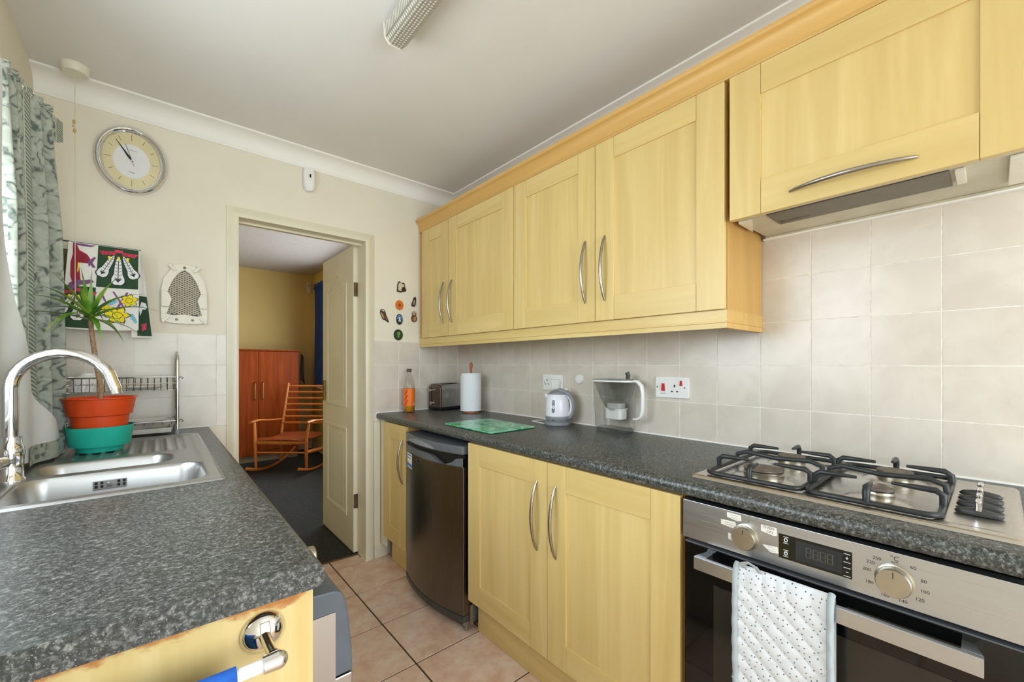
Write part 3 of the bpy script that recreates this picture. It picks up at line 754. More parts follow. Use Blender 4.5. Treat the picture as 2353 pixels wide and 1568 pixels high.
for s_, ang in (('60', 52), ('80', 18), ('100', -8), ('120', -34), ('140', -72), ('160', -112), ('180', 206), ('200', 172), ('220', 148), ('250', 128)):
    a = math.radians(ang); R = .041 if abs(math.cos(a)) > .4 else .037
    text('temperature_mark', s_, .0085, lambda p, q, d, a=a, R=R: (OX-d, .124-(R*math.cos(a)+p), .812+R*math.sin(a)+q), M['ink'], fa)
text('temperature_mark', '°C', .012, lambda p, q, d: (OX-d, .124-p, .8525+q), M['ink'], fa)
text('temperature_mark', '•/^', .009, lambda p, q, d: (OX-d, .124-p, .8445+q), M['ink'], fa)
text('selector_mark', '|', .009, lambda p, q, d: (OX-d, .378-p, .851+q), M['ink'], fa)
lbl = [('oven_on', [(.352,.851),(.320,.851),(.319,.834),(.326,.832),(.352,.836)]), ('a', [(.427,.859),(.395,.859),(.394,.846),(.403,.843),(.427,.847)]),
       ('b', [(.441,.838),(.408,.840),(.405,.832),(.413,.823),(.441,.826)]), ('c', [(.424,.809),(.400,.809),(.392,.786),(.424,.795)]), ('d', [(.350,.806),(.318,.809),(.316,.795),(.333,.793)])]
for nm, poly in lbl:
    p_ = add('paper_note', prism(poly, lambda a, b, d: (OX-d, a, b), .0002, .0007), M['paper'], t, smooth=None)
    if nm == 'oven_on':
        text('handwriting', 'OVEN\n  ON', .0085, lambda p, q, d: (OX-.0007-d, .336-p, .8425+q), M['ink_grey'], p_)
    else:
        cy_ = sum(q[0] for q in poly)/len(poly); cz_ = sum(q[1] for q in poly)/len(poly); g = G(); random.seed(len(nm)+ord(nm[0]))
        for r_ in range(2):
            pts = [(OX-.001, cy_+.010-i*.0022, cz_+.003-.006*r_+random.uniform(-.0015, .0015)) for i in range(9)]
            g.add(tube(pts, .00025, 4))
        add('handwriting', g, M['ink_grey'], p_, smooth=None)
dg_ = add('door_glass', box(OX+.002, 1.084, -.055, .533, .165, .754), M['black_glass'], t, bevel=.0015)
add('top_edge', box(OX+.001, 1.084, -.055, .533, .7545, .7575), M['grey_pl'], dg_, bevel=.0008)
add('inner_window', box(OX+.0012, OX+.0022, .02, .46, .235, .665), M['oven_inner'], dg_, smooth=None)
HX = 1.012
add('handle', G().add(box(HX, HX+.012, .012, .488, .712, .743))
    .add(prism([(HX+.012,.488),(OX+.002,.478),(OX+.002,.462),(HX+.012,.462)], lambda a, b, d: (a, b, d), .712, .743))
    .add(prism([(HX+.012,.012),(OX+.002,.022),(OX+.002,.038),(HX+.012,.038)], lambda a, b, d: (a, b, d), .712, .743)), M['steel'], t, bevel=.001)
add('plinth', box(1.117, 1.133, -.06, .545, .001, .150), M['mapleY'], t, bevel=.001)
add('base_panel', box(1.075, 1.60, -.06, .540, .150, .163), M['maple_side'], t, smooth=None)

# ---------------------------------------------------------------- oven mitt hanging on the handle
t = thing('oven_gloves', 'white dotted quilted oven gloves with grey binding hanging on the oven handle', 'oven gloves', (1.0, .30, .38))
MY0, MY1 = .207, .390
def mitt_x(u, v):
    y = MY1+(MY0-MY1)*u; z = .758-.40*v
    q = abs(math.sin((-.656*y+.755*z)/.030*PI))*abs(math.sin((.617*y+.787*z)/.038*PI))
    return 1.004-.005*q**.5-.004*math.sin(v*6+u*2)*v
def mitt_pt(u, v):
    y = MY1+(MY0-MY1)*u
    if v < .08:   # wrap over the bar
        a = v/.08*PI*.5
        return (1.016-(1.016-mitt_x(u, .08))*math.sin(a), y, .726+(.763-.726)*math.cos(a)-.0*u)
    return (mitt_x(u, v), y, .726-.37*(v-.08)/.92)
add('quilted_front', grid(lambda u, v: mitt_pt(.05+.9*u, v), 80, 150), M['mitt'], t, smooth=80)
add('quilted_back', grid(lambda u, v: ((1.016+.0145*math.sin(min(1, v/.08)*PI/2)), MY1+(MY0-MY1)*u, (.726+.037*math.cos(min(1, v/.08)*PI/2)) if v < .08 else .726-.30*(v-.08)/.92), 6, 40), M['mitt'], t, smooth=80)
for u in (.02, .98):
    add('edge_binding', tube([Vector(mitt_pt(u, i/40))+Vector((-.001, 0, 0)) for i in range(41)], .0065, 8, flat=(1, 1)), M['mitt_trim'], t, smooth=80)
add('pocket_binding', tube([(mitt_pt(u, .62+.33*u**.8)[0]-.003, mitt_pt(u, .5)[1], mitt_pt(u, .62+.33*u**.8)[2]) for u in [i/14 for i in range(15)]], .005, 8), M['mitt_trim'], t, smooth=80)
add('hanging_loop', tube([(1.012, .372, .756), (1.0, .370, .772), (.998, .358, .778), (1.0, .342, .772), (1.010, .338, .758)], .0035, 8, flat=(1.6, .6)), M['mitt_trim'], t, smooth=80)

# ---------------------------------------------------------------- gas hob
ZW = .9107
t = thing('gas_hob', 'four-burner stainless steel gas hob set in the worktop', 'hob', (1.357, .256, ZW))
def hob_plate():
    n, m = 60, 60; X0, X1, Y0, Y1 = 1.118, 1.596, -.038, .549
    def zf(x, y):
        e = min(x-X0, X1-x, y-Y0, Y1-y)
        z = ZW+.007*min(1, e/.006)
        def well(a0, a1, b0, b1, dep):
            s = min(x-a0, a1-x, y-b0, b1-y); return dep*max(0, min(1, s/.014))
        z -= well(1.145, 1.575, .078, .535, .004)
        z -= well(1.150, 1.57, -.022, .066, .003)
        for bx_, by_, r in ((1.235,.405,.075), (1.47,.405,.062), (1.235,.172,.058), (1.47,.172,.064)):
            dd = math.hypot(x-bx_, y-by_)
            z += .010*max(0, 1-(dd/r)**2)**.6 if dd < r else 0
        return z
    return grid(lambda u, v: (X0+(X1-X0)*u, Y0+(Y1-Y0)*v, zf(X0+(X1-X0)*u, Y0+(Y1-Y0)*v)), n*2, m*2)
add('steel_plate', hob_plate(), M['steel_hob'], t, smooth=70)
for bx_, by_, r in ((1.235,.405,.047), (1.47,.405,.036), (1.235,.172,.028), (1.47,.172,.037)):
    b_ = add('burner', lathe([(r*1.0, .914-ZW+ZW-.914), (r*1.02, .010), (r*.96, .012), (r*.96, .018)], (bx_, by_, .926-.006), (0,0,1), 32), M['silver_pl'], t, smooth=40)
    add('burner_cap', lathe([(r*.9, 0), (r*1.0, .001), (r*.98, .004), (r*.7, .0055), (.0, .0055)], (bx_, by_, .938), (0,0,1), 32), plain('burner_cap_enamel', lin(110,98,86), .6, var=.2, scale=60), b_, smooth=40)
    add('flame_port_ring', G().add(lathe([(r*.97, 0), (r*.985, .0012), (r*.97, .0025)], (bx_, by_, .9355), (0,0,1), 32, cap=False)), M['black'], b_)
for ya, yb, bys in ((.300, .520, .405), (.070, .290, .172)):
    s_ = add('pan_support', tube([(x, y, .924) for x, y in rrect(.207, (yb-ya)/2, .025, 4, 1.357, (ya+yb)/2)], .0062, 8, closed=True), M['iron'], t, smooth=60)
    ym = (ya+yb)/2
    for bx_ in (1.235, 1.47):
        for dx, dy in ((0, 1), (0, -1), (-1, 0), (1, 0)):
            if dy: st_, en = (bx_, yb if dy > 0 else ya), (bx_, ym+dy*.030)
            else:
                edge = 1.150 if dx < 0 else 1.564
                if (dx < 0 and bx_ > 1.4) or (dx > 0 and bx_ < 1.3): continue
                st_, en = (edge, ym), (bx_+dx*.030, ym)
            s0, e0 = Vector((*st_, .924)), Vector((*en, .957))
            up = s0+Vector((0, 0, .024))
            mid = up.lerp(e0, .14)+Vector((0, 0, .007))
            add('prong', tube([s0, up, mid, up.lerp(e0, .5)+Vector((0,0,.004)), e0], [.0062, .007, .007, .006, .0035], 8, flat=(1.0, 1.0)), M['iron'], s_, smooth=60)
    mid_bar = [(1.357, ya, .924), (1.357, ya+.004, .945), (1.357, ya+.03, .955), (1.357, ym, .948), (1.357, yb-.03, .955), (1.357, yb-.004, .945), (1.357, yb, .924)]
    add('cross_bar', tube(mid_bar, .0066, 8), M['iron'], s_, smooth=60)
for i, xk in enumerate((1.255, 1.315, 1.375, 1.435)):
    k = add('knob', G().add(lathe([(.032, 0), (.034, .004), (.028, .010), (.012, .013), (0, .0135)], (xk, .022, .916), (0,0,1), 28, .30, 1.0)), M['dk_grey'], t, smooth=60)
    add('chrome_grip', box(xk-.011, xk+.011, .017, .027, .925, .948), M['chrome'], k, bevel=.003)

# ================================================================== LEFT RUN
LX0, LX1, LY0, LY1 = XL+.001, .200, .685, 2.541
t = thing('worktop', 'dark speckled worktop around the sink with a squared near end', 'worktop', (-.1, 1.6, .873))
pf = [(.128,.873), (.186,.873), (.195,.8755), (.1995,.883), (.2005,.893), (.199,.902), (.194,.908), (.186,.9107), (.128,.9107)]
g = G().add(sweep(pf, lambda p, q, s: (p, s, q), LY0, LY1)).add(box(LX0, .128, LY0, 1.362, .873, .9107)).add(box(LX0, .128, 2.298, LY1, .873, .9107)).add(box(LX0, -.338, 1.362, 2.298, .873, .9107))
add('slab', g, M['worktop'], t, smooth=40)
tag(add('end_panel', box(XL+.002, .187, .700, .718, 0, .872), M['maple_stained'], None, bevel=.001, origin=(0, 0, 0)), 'pale wood end panel with brown water damage under the sink worktop', 'panel')
# sink base cabinet (left run)
t = thing('base_cabinet', 'pale wood base cabinet under the sink', 'cabinet', (-.1, 1.93, 0), 'base cabinets on the sink side')
add('body', G().add(box(XL+.002, .165, 1.335, 1.353, .15, .872)).add(box(XL+.002, .165, 2.50, 2.518, .15, .872)).add(box(XL+.002, .165, 1.353, 2.50, .15, .168)), M['maple_side'], t, smooth=None)
for a, b in ((1.336, 1.925), (1.928, 2.517)):
    d = add('door', box(.166, .185, a, b, .162, .868), M['maple'], t, bevel=.0015)
    hy = b-.045 if a < 1.5 else a+.045
    add('handle', bow((.186, hy, .537), (.186, hy, .79), (1, 0, 0)), M['nickel'], d, smooth=60)
add('plinth', box(.10, .116, 1.335, 2.518, .001, .149), M['mapleY'], t, bevel=.001)
# dishwasher
t = thing('dishwasher', 'silver and grey under-counter dishwasher beside the end panel', 'dishwasher', (-.05, 1.02, 0))
add('body', box(XL+.03, .178, .722, 1.325, .02, .862), M['steel_side'], t, bevel=.003)
pfd = [(.180,.10), (.228,.10), (.2285,.690), (.180,.690)]
dd = add('door', sweep([(.181,.10), (.240,.10), (.2575,.40), (.2575,.690), (.181,.690)], lambda p, q, s: (p, s, q), .723, 1.323), M['steel_side'], t, bevel=.004)
add('control_fascia', sweep([(.181,.692), (.2575,.692), (.2555,.735), (.250,.790), (.244,.822), (.237,.834), (.226,.839), (.181,.842)], lambda p, q, s: (p, s, q), .723, 1.323), M['greyblue_pl'], t, smooth=50, bevel=.003)
add('side_inlay', box(.182, .228, .7215, .7232, .66, .803), M['steel_side'], dd, smooth=None)
add('control_dial', lathe([(.021, 0), (.020, .016), (.017, .019), (0, .019)], (.252, 1.0, .79), (1,0,0), 28), M['silver_pl'], t, smooth=40)
for x, y in ((.15, .75), (.15, 1.29), (-.3, .75), (-.3, 1.29)):
    add('foot', cyl((x, y, 0), (x, y, .022), .016), M['black'], t)
# towel rail on the end panel and blue towel
t = thing('towel_rail', 'chrome and white towel rail fixed to the end panel', 'towel rail', (.118, .70, .825))
add('flange', lathe([(.029, 0), (.029, .004), (.022, .011), (.010, .017), (.0, .018)], (.118, .700, .828), (0,-1,0), 32), M['chrome'], t, smooth=50)
add('arm', tube([(.118, .684, .828), (.120, .668, .822), (.122, .652, .818)], [.0075, .007, .008], 12), M['chrome'], t, smooth=60)
add('end_socket', G().add(sphere((.126, .640, .815), .0125, 18, 12)).add(cyl((.126, .640, .815), (.108, .640, .815), .0125, .0115)), M['chrome'], t, smooth=60)
add('rod', cyl((.110, .640, .815), (-.30, .640, .815), .0085, n=16), M['white_pl'], t, smooth=60)
add('arm', tube([(-.29, .699, .828), (-.292, .668, .822), (-.294, .645, .818)], [.0075, .007, .008], 12), M['chrome'], t, smooth=60)
def blue(u, v):
    a = min(1, v/.12)
    x = .078-.30*u
    if v < .12:
        an = PI*v/.12
        return (x, .640+.0125*math.cos(an), .815+.0125*math.sin(an))
    return (x, .6275-.003*math.sin(u*20)*v, .815-.34*(v-.12)/.88)
tag(add('tea_towel', G().add(grid(blue, 24, 40)).add(grid(lambda u, v: (.078-.30*u, .6525, .815-.30*v), 6, 6)), M['blue_cloth'], None, smooth=80, origin=(-.07, .64, .47)), 'blue towel draped over the white rod by the end panel', 'towel')

# ---------------------------------------------------------------- sink
def sd(x, y, x0, x1, y0, y1, r):
    qx = abs(x-(x0+x1)/2)-(x1-x0)/2+r; qy = abs(y-(y0+y1)/2)-(y1-y0)/2+r
    return -(math.hypot(max(qx,0), max(qy,0))+min(max(qx,qy),0)-r)
def sst(t): t = max(0, min(1, t)); return t*t*(3-2*t)
SX0, SX1, SY0, SY1 = -.352, .141, 1.345, 2.312; ZS = .9165
def zsink(x, y):
    z = ZS
    e = min(x-SX0, SX1-x, y-SY0, SY1-y)
    z -= .0055*(1-min(1, e/.005))
    z -= .003*sst((sd(x, y, SX0+.03, SX1-.028, SY0+.028, SY1-.03, .03))/.012)
    z -= .165*sst(sd(x, y, -.275, .106, 1.386, 1.655, .055)/.034)
    z -= .11*sst(sd(x, y, -.268, .040, 1.692, 1.868, .055)/.034)
    s = sd(x, y, -.285, .085, 1.905, 2.262, .03)
    if s > 0:
        z -= .003*sst(s/.01)
        z += .0065*sst((s-.018)/.015)*(max(0, math.sin((x+.285)*2*PI/.034))**1.0)
    return z
t = thing('sink', 'stainless steel one and a half bowl sink with ribbed drainer', 'sink', (-.1, 1.83, ZW))
add('basin', grid(lambda u, v: (SX0+(SX1-SX0)*u, SY0+(SY1-SY0)*v, zsink(SX0+(SX1-SX0)*u, SY0+(SY1-SY0)*v)), 132, 260), M['steel_sink'], t, smooth=80)
ov = add('overflow_grille', box(-.136, -.066, 1.6365, 1.639, .866, .892), M['steel_sink'], t, bevel=.002)
for i in range(6):
    if i in (2, 3): continue
    for zz in (.872, .882):
        add('overflow_slot', box(-.132+i*.0115, -.126+i*.0115, 1.6355, 1.6366, zz, zz+.0075), M['black'], ov, smooth=None)
add('overflow_screw', lathe([(.007,0),(.006,.003),(0,.0035)], (-.101, 1.6365, .879), (0,-1,0), 16), M['chrome'], ov)
for cx_, cy_, zz in ((-.085, 1.52, ZS-.168), (-.115, 1.78, ZS-.113)):
    add('drain', lathe([(.040,.0),(.040,.002),(.034,.003),(.030,.0005),(0,.0005)], (cx_, cy_, zz), (0,0,1), 28), M['chrome'], t, smooth=40)
# tap
t = thing('tap', 'chrome swan-neck mixer tap at the sink', 'tap', (-.290, 1.672, ZS-.003))
TX, TY = -.290, 1.672
add('base', lathe([(.027,0),(.027,.006),(.024,.010),(.0235,.055),(.026,.075),(.0235,.090),(.0205,.100),(.020,.118),(0,.118)], (TX, TY, ZS-.003), (0,0,1), 32), M['chrome'], t, smooth=50)
P = [(TX, TY, 1.02), (TX, TY, 1.10), (TX, TY, 1.158)]
for i in range(1, 15):
    a = PI*i/15*1.02
    P.append((TX+.0965*(1-math.cos(a)), TY-.012*(1-math.cos(a)), 1.158+.092*math.sin(a)))
P.append((TX+.200, TY-.026, 1.148))
add('spout', tube(P, .0145, 20), M['chrome'], t, smooth=60)
add('outlet_ring', tube([Vector(P[-1])+Vector((-.001, 0, .004)), Vector(P[-1])+Vector((.0022, 0, -.012))], .0125, 18), M['silver_pl'], t, smooth=40)
add('lever', G().add(cyl((TX-.01, TY-.016, .968), (TX-.020, TY-.052, .968), .017)).add(tube([(TX-.018, TY-.046, .970), (TX-.03, TY-.06, .985), (TX-.05, TY-.075, 1.0)], [.006, .005, .005], 10)), M['chrome'], t, smooth=60)

# ---------------------------------------------------------------- plant, pot, trough
PC = (-.152, 2.066)
zt_ = ZS-.002
tag(add('plant_trough', lathe([(.060,0),(.064,.018),(.078,.020),(.081,.030),(.089,.088),(.0865,.088),(.079,.032),(.060,.024),(0,.024)], (PC[0], PC[1], zt_+.001), (0,0,1), 40), M['teal_pl'], None, smooth=40, origin=(PC[0], PC[1], zt_)), 'teal plastic saucer pot on the drainer holding the orange pot', 'pot saucer')
zp = zt_+.030
tag(add('plant_pot', lathe([(.064,0),(.070,.02),(.0765,.095),(.084,.098),(.089,.122),(.094,.154),(.099,.156),(.098,.159),(.091,.158),(.080,.10),(.072,.09),(.05,.088)], (PC[0], PC[1], zp), (0,0,1), 44), M['orange_pl'], None, smooth=40, origin=(PC[0], PC[1], zp)), 'orange plastic plant pot on the draining board', 'plant pot')
t = thing('potted_plant', 'spindly dragon plant with arching narrow leaves in the orange pot', 'plant', (PC[0], PC[1], zp+.089))
add('soil', lathe([(.0715,0),(.05,.004),(0,.006)], (PC[0], PC[1], zp+.0895), (0,0,1), 28), M['soil'], t)
stem = [(PC[0]-.003, PC[1], zp+.092), (PC[0]+.002, PC[1], 1.13), (PC[0]-.010, PC[1], 1.22), (PC[0]-.020, PC[1], 1.31), (PC[0]-.026, PC[1]+.002, 1.375), (PC[0]-.026, PC[1], 1.405)]
st2 = []
for i in range(len(stem)-1):
    for k in range(6): st2.append(Vector(stem[i]).lerp(Vector(stem[i+1]), k/6))
add('stem', tube(st2, [.0074*(1-.25*i/len(st2))*(1+.12*(i % 2)) for i in range(len(st2))], 12), M['bark'], t, smooth=60)
cr = Vector((PC[0]-.026, PC[1], 1.385))
# leaves: azimuth (deg, 0 = +X), elevation start, length, droop, width
# image-right is direction (0.76,-0.65)
LV = [(-42,28,.17,.55,.011), (-30,50,.16,.9,.011), (-60,15,.15,.8,.012), (-45,5,.13,1.3,.010), (-20,35,.20,1.0,.010), (236,32,.22,.75,.010), (228,12,.20,.40,.010), (244,8,.18,1.0,.012), (222,48,.16,.8,.010), (215,62,.14,.5,.010), (120,75,.14,.3,.010), (-80,78,.13,.2,.009), (-100,60,.14,.9,.010), (-130,35,.15,1.2,.011), (-110,20,.17,1.2,.010), (60,50,.12,1.0,.010), (80,40,.12,1.1,.010), (-45,68,.15,.9,.010), (-70,-5,.12,1.4,.010), (20,-5,.10,1.4,.010), (-10,10,.15,1.2,.010), (-50,40,.12,1.6,.012)]
for az, el, ln, dr, wd in LV:
    ln *= 1.30; dr *= .85; wd *= .80
    a, e = math.radians(az), math.radians(el); n = 10; g = G(); ptl = []
    p = cr.copy(); p.z += random.uniform(-.012, .012); d = Vector((math.cos(a)*math.cos(e), math.sin(a)*math.cos(e), math.sin(e)))
    side = Vector((-math.sin(a), math.cos(a), 0))
    for i in range(n+1):
        ptl.append(p.copy()); p = p+d*(ln/n); d = (d+Vector((0,0,-dr*1.6/n))).normalized()
    v = []; 
    for i, q in enumerate(ptl):
        tt = i/n; wv = wd*(.45+.75*math.sin(PI*min(1, tt*1.25+.12)))*max(.02, (1-tt**3)) 
        v += [q+side*wv, q+Vector((0,0,-.35*wv)), q-side*wv]
    f = []
    for i in range(n): f += [(3*i, 3*i+1, 3*i+4, 3*i+3), (3*i+1, 3*i+2, 3*i+5, 3*i+4)]
    add('leaf', (v, f), M['leaf'], t, smooth=80)

# ---------------------------------------------------------------- dish rack with crockery
t = thing('dish_rack', 'two-tier chrome wire dish rack standing behind the plant', 'dish rack', (-.11, 2.405, ZW))
RX0, RX1, RY0, RY1 = -.300, .068, 2.318, 2.492
for X in (RX0, RX1):
    P = [(X, RY0, .935), (X, RY0, 1.10), (X, RY0, 1.235)]
    for i in range(1, 8):
        a = PI*i/8; P.append((X, (RY0+RY1)/2-(RY1-RY0)/2*math.cos(a), 1.235+.04*math.sin(a)))
    P += [(X, RY1, 1.235), (X, RY1, .935)]
    e_ = add('end_frame', tube(P, .0065, 12), M['chrome'], t, smooth=60)
    for Y in (RY0, RY1): add('foot', lathe([(.012,0),(.012,.004),(.009,.028),(0,.028)], (X, Y, ZS if X < .1 and Y < 2.31 else ZW), (0,0,1), 14), M['mid_grey'], e_, smooth=40)
    for zz in (1.160, .972):
        for dy in (0, .02): add('hook', tube([(X+(.006 if X > 0 else -.006), RY0+dy, zz), (X+(.014 if X > 0 else -.014), RY0+dy, zz+.006), (X+(.02 if X > 0 else -.02), RY0+dy, zz), (X+(.014 if X > 0 else -.014), RY0+dy, zz-.005)], .0014, 6), M['chrome_dull'], e_)
bs_ = add('upper_basket', G().add(tube([(RX0, RY0, 1.164), (RX1, RY0, 1.164)], .003, 8)).add(tube([(RX0, RY1, 1.164), (RX1, RY1, 1.164)], .003, 8)).add(tube([(RX0, RY0, 1.138), (RX1, RY0, 1.138)], .0016, 6)).add(tube([(RX0, RY0+.012, 1.108), (RX1, RY0+.012, 1.108)], .0016, 6)).add(tube([(RX0, RY1-.012, 1.108), (RX1, RY1-.012, 1.108)], .0016, 6)).add(tube([(RX0+.002, RY0, 1.164), (RX0+.002, RY1, 1.164)], .003, 8)).add(tube([(RX1-.002, RY0, 1.164), (RX1-.002, RY1, 1.164)], .003, 8)).add(tube([(RX0, (RY0+RY1)/2, 1.106), (RX1, (RY0+RY1)/2, 1.106)], .0016, 6)), M['chrome'], t)
for i in range(17):
    x = RX0+.012+(RX1-RX0-.024)*i/16
    add('wire', tube([(x, RY0, 1.164), (x, RY0+.004, 1.130), (x, RY0+.012, 1.107), (x, RY1-.012, 1.107), (x, RY1-.004, 1.130), (x, RY1, 1.164)], .0016, 6), M['chrome_dull'], bs_)
lb = add('lower_shelf', G().add(tube([(RX0, RY0, .975), (RX1, RY0, .975)], .003, 8)).add(tube([(RX0, RY1, .975), (RX1, RY1, .975)], .003, 8)), M['chrome'], t)
for i in range(12):
    x = RX0+.02+(RX1-RX0-.04)*i/11
    add('wire', tube([(x, RY0, .975), (x, RY0+.003, .962), (x, RY1-.003, .962), (x, RY1, .975)], .0015, 6), M['chrome_dull'], lb)
tag(add('drip_tray', G().add(box(RX0+.02, RX1-.02, RY0+.015, RY1-.01, .925, .929)).add(box(RX0+.02, RX1-.02, RY0+.015, RY0+.018, .929, .945)).add(box(RX0+.02, RX1-.02, RY1-.013, RY1-.01, .929, .945)).add(box(RX0+.02, RX0+.023, RY0+.018, RY1-.013, .929, .945)).add(box(RX1-.023, RX1-.02, RY0+.018, RY1-.013, .929, .945)), plain('tray_plastic', lin(196,192,180), .35), t, bevel=.001), kind=None)
t = thing('cup', 'white cup with grey leaf print upside down on the dish rack', 'cup', (-.212, 2.40, 1.109))
add('bowl_wall', lathe([(.058,0),(.056,.012),(.048,.045),(.032,.062),(.022,.068),(.022,.074),(.018,.074),(.016,.068),(0,.067)], (-.212, 2.40, 1.109), (0,0,1), 32), M['ceramic'], t, smooth=40)
add('handle', tube([(-.262, 2.38, 1.125), (-.28, 2.37, 1.135), (-.282, 2.37, 1.15), (-.262, 2.382, 1.158)], .004, 8), M['ceramic'], t, smooth=60)
g = G()
for k in range(5):
    a = -2.2+k*.32; rr = lambda h: .0585-.0105*h/.045
    g.add(([(-.212+rr(h)*math.cos(a+s_*w_), 2.40+rr(h)*math.sin(a+s_*w_), 1.109+h) for h, w_ in ((.008,.02),(.02,.07),(.034,.03)) for s_ in (-1, 1)], [(0,1,3,2), (2,3,5,4)]))
tag(add('leaf_print', g, M['grey_print'], t, smooth=80), kind='stuff')
t = tag(add('plate', lathe([(.0,.0),(.045,.0),(.05,.004),(.070,.012),(.071,.014),(.05,.008),(.0,.004)], (-.045, 2.405, 1.110), (0,0,1), 36), M['ceramic'], None, smooth=40, origin=(-.045, 2.405, 1.110)), 'white plate lying in the upper tier of the dish rack', 'plate')
t = tag(add('plate', lathe([(.0,.0),(.045,.0),(.05,.004),(.068,.011),(.069,.013),(.05,.008),(.0,.004)], (-.03, 2.405, .9785-.013), (0,0,1), 36), M['ceramic'], None, smooth=40, origin=(-.03, 2.405, .9655)), 'white plate lying on the lower shelf of the dish rack', 'plate')

# ---------------------------------------------------------------- curtain, rail
t = thing('curtain', 'grey-green scroll-print curtain gathered at the right side of the window', 'curtain', (-.29, 2.0, .92))
A_, B_ = Vector((-.338, 1.80)), Vector((-.258, 2.135))
dAB = (B_-A_); nAB = Vector((dAB.y, -dAB.x)).normalized()
def cur(u, v, off=0.0):
    z = 2.055-(2.055-.925)*v
    amp = .017+.016*min(1, v*3)
    amp *= 1+.25*math.sin(v*3)
    ph = 5.5*2*PI*u+.5*math.sin(v*4)+.35*v
    wv = amp*math.sin(ph)*(.6+.4*math.sin(u*7+1))
    sq = .73+.17*v
    flare = .02*max(0, 1-v/.07)*max(0, u-.8)*5*0
    p = A_+dAB*(u*sq+.0)+nAB*(wv+off)
    return (p.x, p.y, z)
cu = add('cloth', grid(cur, 110, 50), M['curtain'], t, smooth=80, uv=(110, 50, 0, 1, 1, 0))
hw = G()
add('heading_frill', grid(lambda u, v: (lambda q: (q[0]+.002, q[1], 2.055+.018*v))(cur(u, 0, .004)), 110, 2), M['curtain'], t, smooth=80, uv=(110, 2, 0, 1, 1, 1.02))
add('heading_end', grid(lambda u, v: (-.284+.036*u, 2.036+.072*u-.004*math.sin(v*5), 2.070-.012*u-.12*v*(1-.45*u)), 8, 10), M['curtain'], t, smooth=80, uv=(8, 10, .4, .6, .5, .38))
LE = [(0,-.26),(.32,-.18),(.58,.02),(.81,.30),(.93,.78),(1.01,.88)]
def lin_edge(v):
    for (a, p), (b, q) in zip(LE, LE[1:]):
        if v <= b: return p+(q-p)*(v-a)/(b-a)
    return .9
def lin_pt(uu, v):
    p = A_+dAB*(uu*(.78+.17*v))+nAB*(.044+.007*math.sin(uu*13+v))
    return (p.x, p.y, 2.045-(2.045-.925)*v)
add('lining', grid(lambda u, v: lin_pt(-.45+(lin_edge(.02+.97*v)-.07+.45)*u, .02+.97*v), 40, 60), M['lining'], t, smooth=80)
add('hem', grid(lambda u, v: (lambda q: (q[0]+.003, q[1]-.002, .922+.055*(1-v)))(lin_pt(.10+.72*u, .98)), 24, 3), M['curtain'], t, smooth=80, uv=(24, 3, .1, .5, .1, .05))
t = thing('curtain_rail', 'white curtain rail above the window', 'curtain rail', (XL+.04, 1.2, 2.07))
add('track', box(XL+.030, XL+.046, -.3, 2.10, 2.074, 2.092), M['white_pl'], t, bevel=.002)
for y in (.2, 1.1, 1.95): add('bracket', box(XL+.001, XL+.046, y-.012, y+.012, 2.092, 2.100), M['white_pl'], t)
for i in range(6): add('glider', tube([(-.335+.012*i, 1.84+.05*i, 2.072), (-.335+.012*i, 1.846+.05*i, 2.085), (-.335+.012*i, 1.852+.05*i, 2.072)], .0022, 6), M['white_pl'], t)

# ================================================================== FAR WALL THINGS
def fw(cx_, cz_, y=YF):      # map local (a right, b up, d out of the wall) onto the far wall
    return lambda a, b, d: (cx_+a, y-d, cz_+b)
# clock
CX, CZ, CA, CB = -.086, 2.139, .122, .150
t = thing('wall_clock', 'silver-rimmed oval wall clock with a cream and white dial', 'clock', (CX, YF, CZ))
m3 = fw(CX, CZ)
def oval_lathe(prof, n=56):   # prof: (inset from rim, depth)
    v = []; f = []
    for ins, d in prof:
        for k in range(n):
            a = 2*PI*k/n; v.append(m3((CA-ins)*math.cos(a), (CB-ins)*math.sin(a), d))
    for i in range(len(prof)-1):
        for k in range(n): f.append((i*n+k, i*n+(k+1) % n, (i+1)*n+(k+1) % n, (i+1)*n+k))
    return v, f
add('rim', oval_lathe([(0,.0),(0,.012),(.003,.020),(.007,.022),(.0095,.017),(.012,.0165),(.015,.019),(.0175,.017),(.019,.0145),(.022,.0145),(.025,.010)]), M['chrome'], t, smooth=50)
M['dial_gold'] = plain('dial_gold', lin(218,207,168), .45, var=.05, scale=6); M['dial_white'] = plain('dial_white', lin(222,224,226), .4, var=.01)
add('dial', prism(ell(CA-.024, CB-.024, 56), m3, .002, .009), M['dial_gold'], t, smooth=None)
add('dial_centre', prism(ell(.062, .075, 48, .0, -.004), m3, .009, .0096), M['dial_white'], t, smooth=None)
for h in range(12):
    a = math.radians(90-h*30); r0, r1 = (.70, .92) if h % 3 == 0 else (.74, .90)
    c1 = ((CA-.024)*math.cos(a), (CB-.024)*math.sin(a)); nx, ny = -math.sin(a)*.0008, math.cos(a)*.0008
    add('hour_mark', prism([(c1[0]*r0+nx, c1[1]*r0+ny), (c1[0]*r1+nx, c1[1]*r1+ny), (c1[0]*r1-nx, c1[1]*r1-ny), (c1[0]*r0-nx, c1[1]*r0-ny)], m3, .009, .0097), M['bronze'], t, smooth=None)
def hand(nm, ang, ln, wd, tail, mat, d):
    a = math.radians(90-ang); c, s = math.cos(a), math.sin(a)
    P = [(-tail, -wd*.6), (ln*.35, -wd), (ln, -.0006), (ln, .0006), (ln*.35, wd), (-tail, wd*.6)]
    add(nm, prism([(p*c-q*s, p*s+q*c) for p, q in P], m3, d, d+.0008), mat, t, smooth=None)
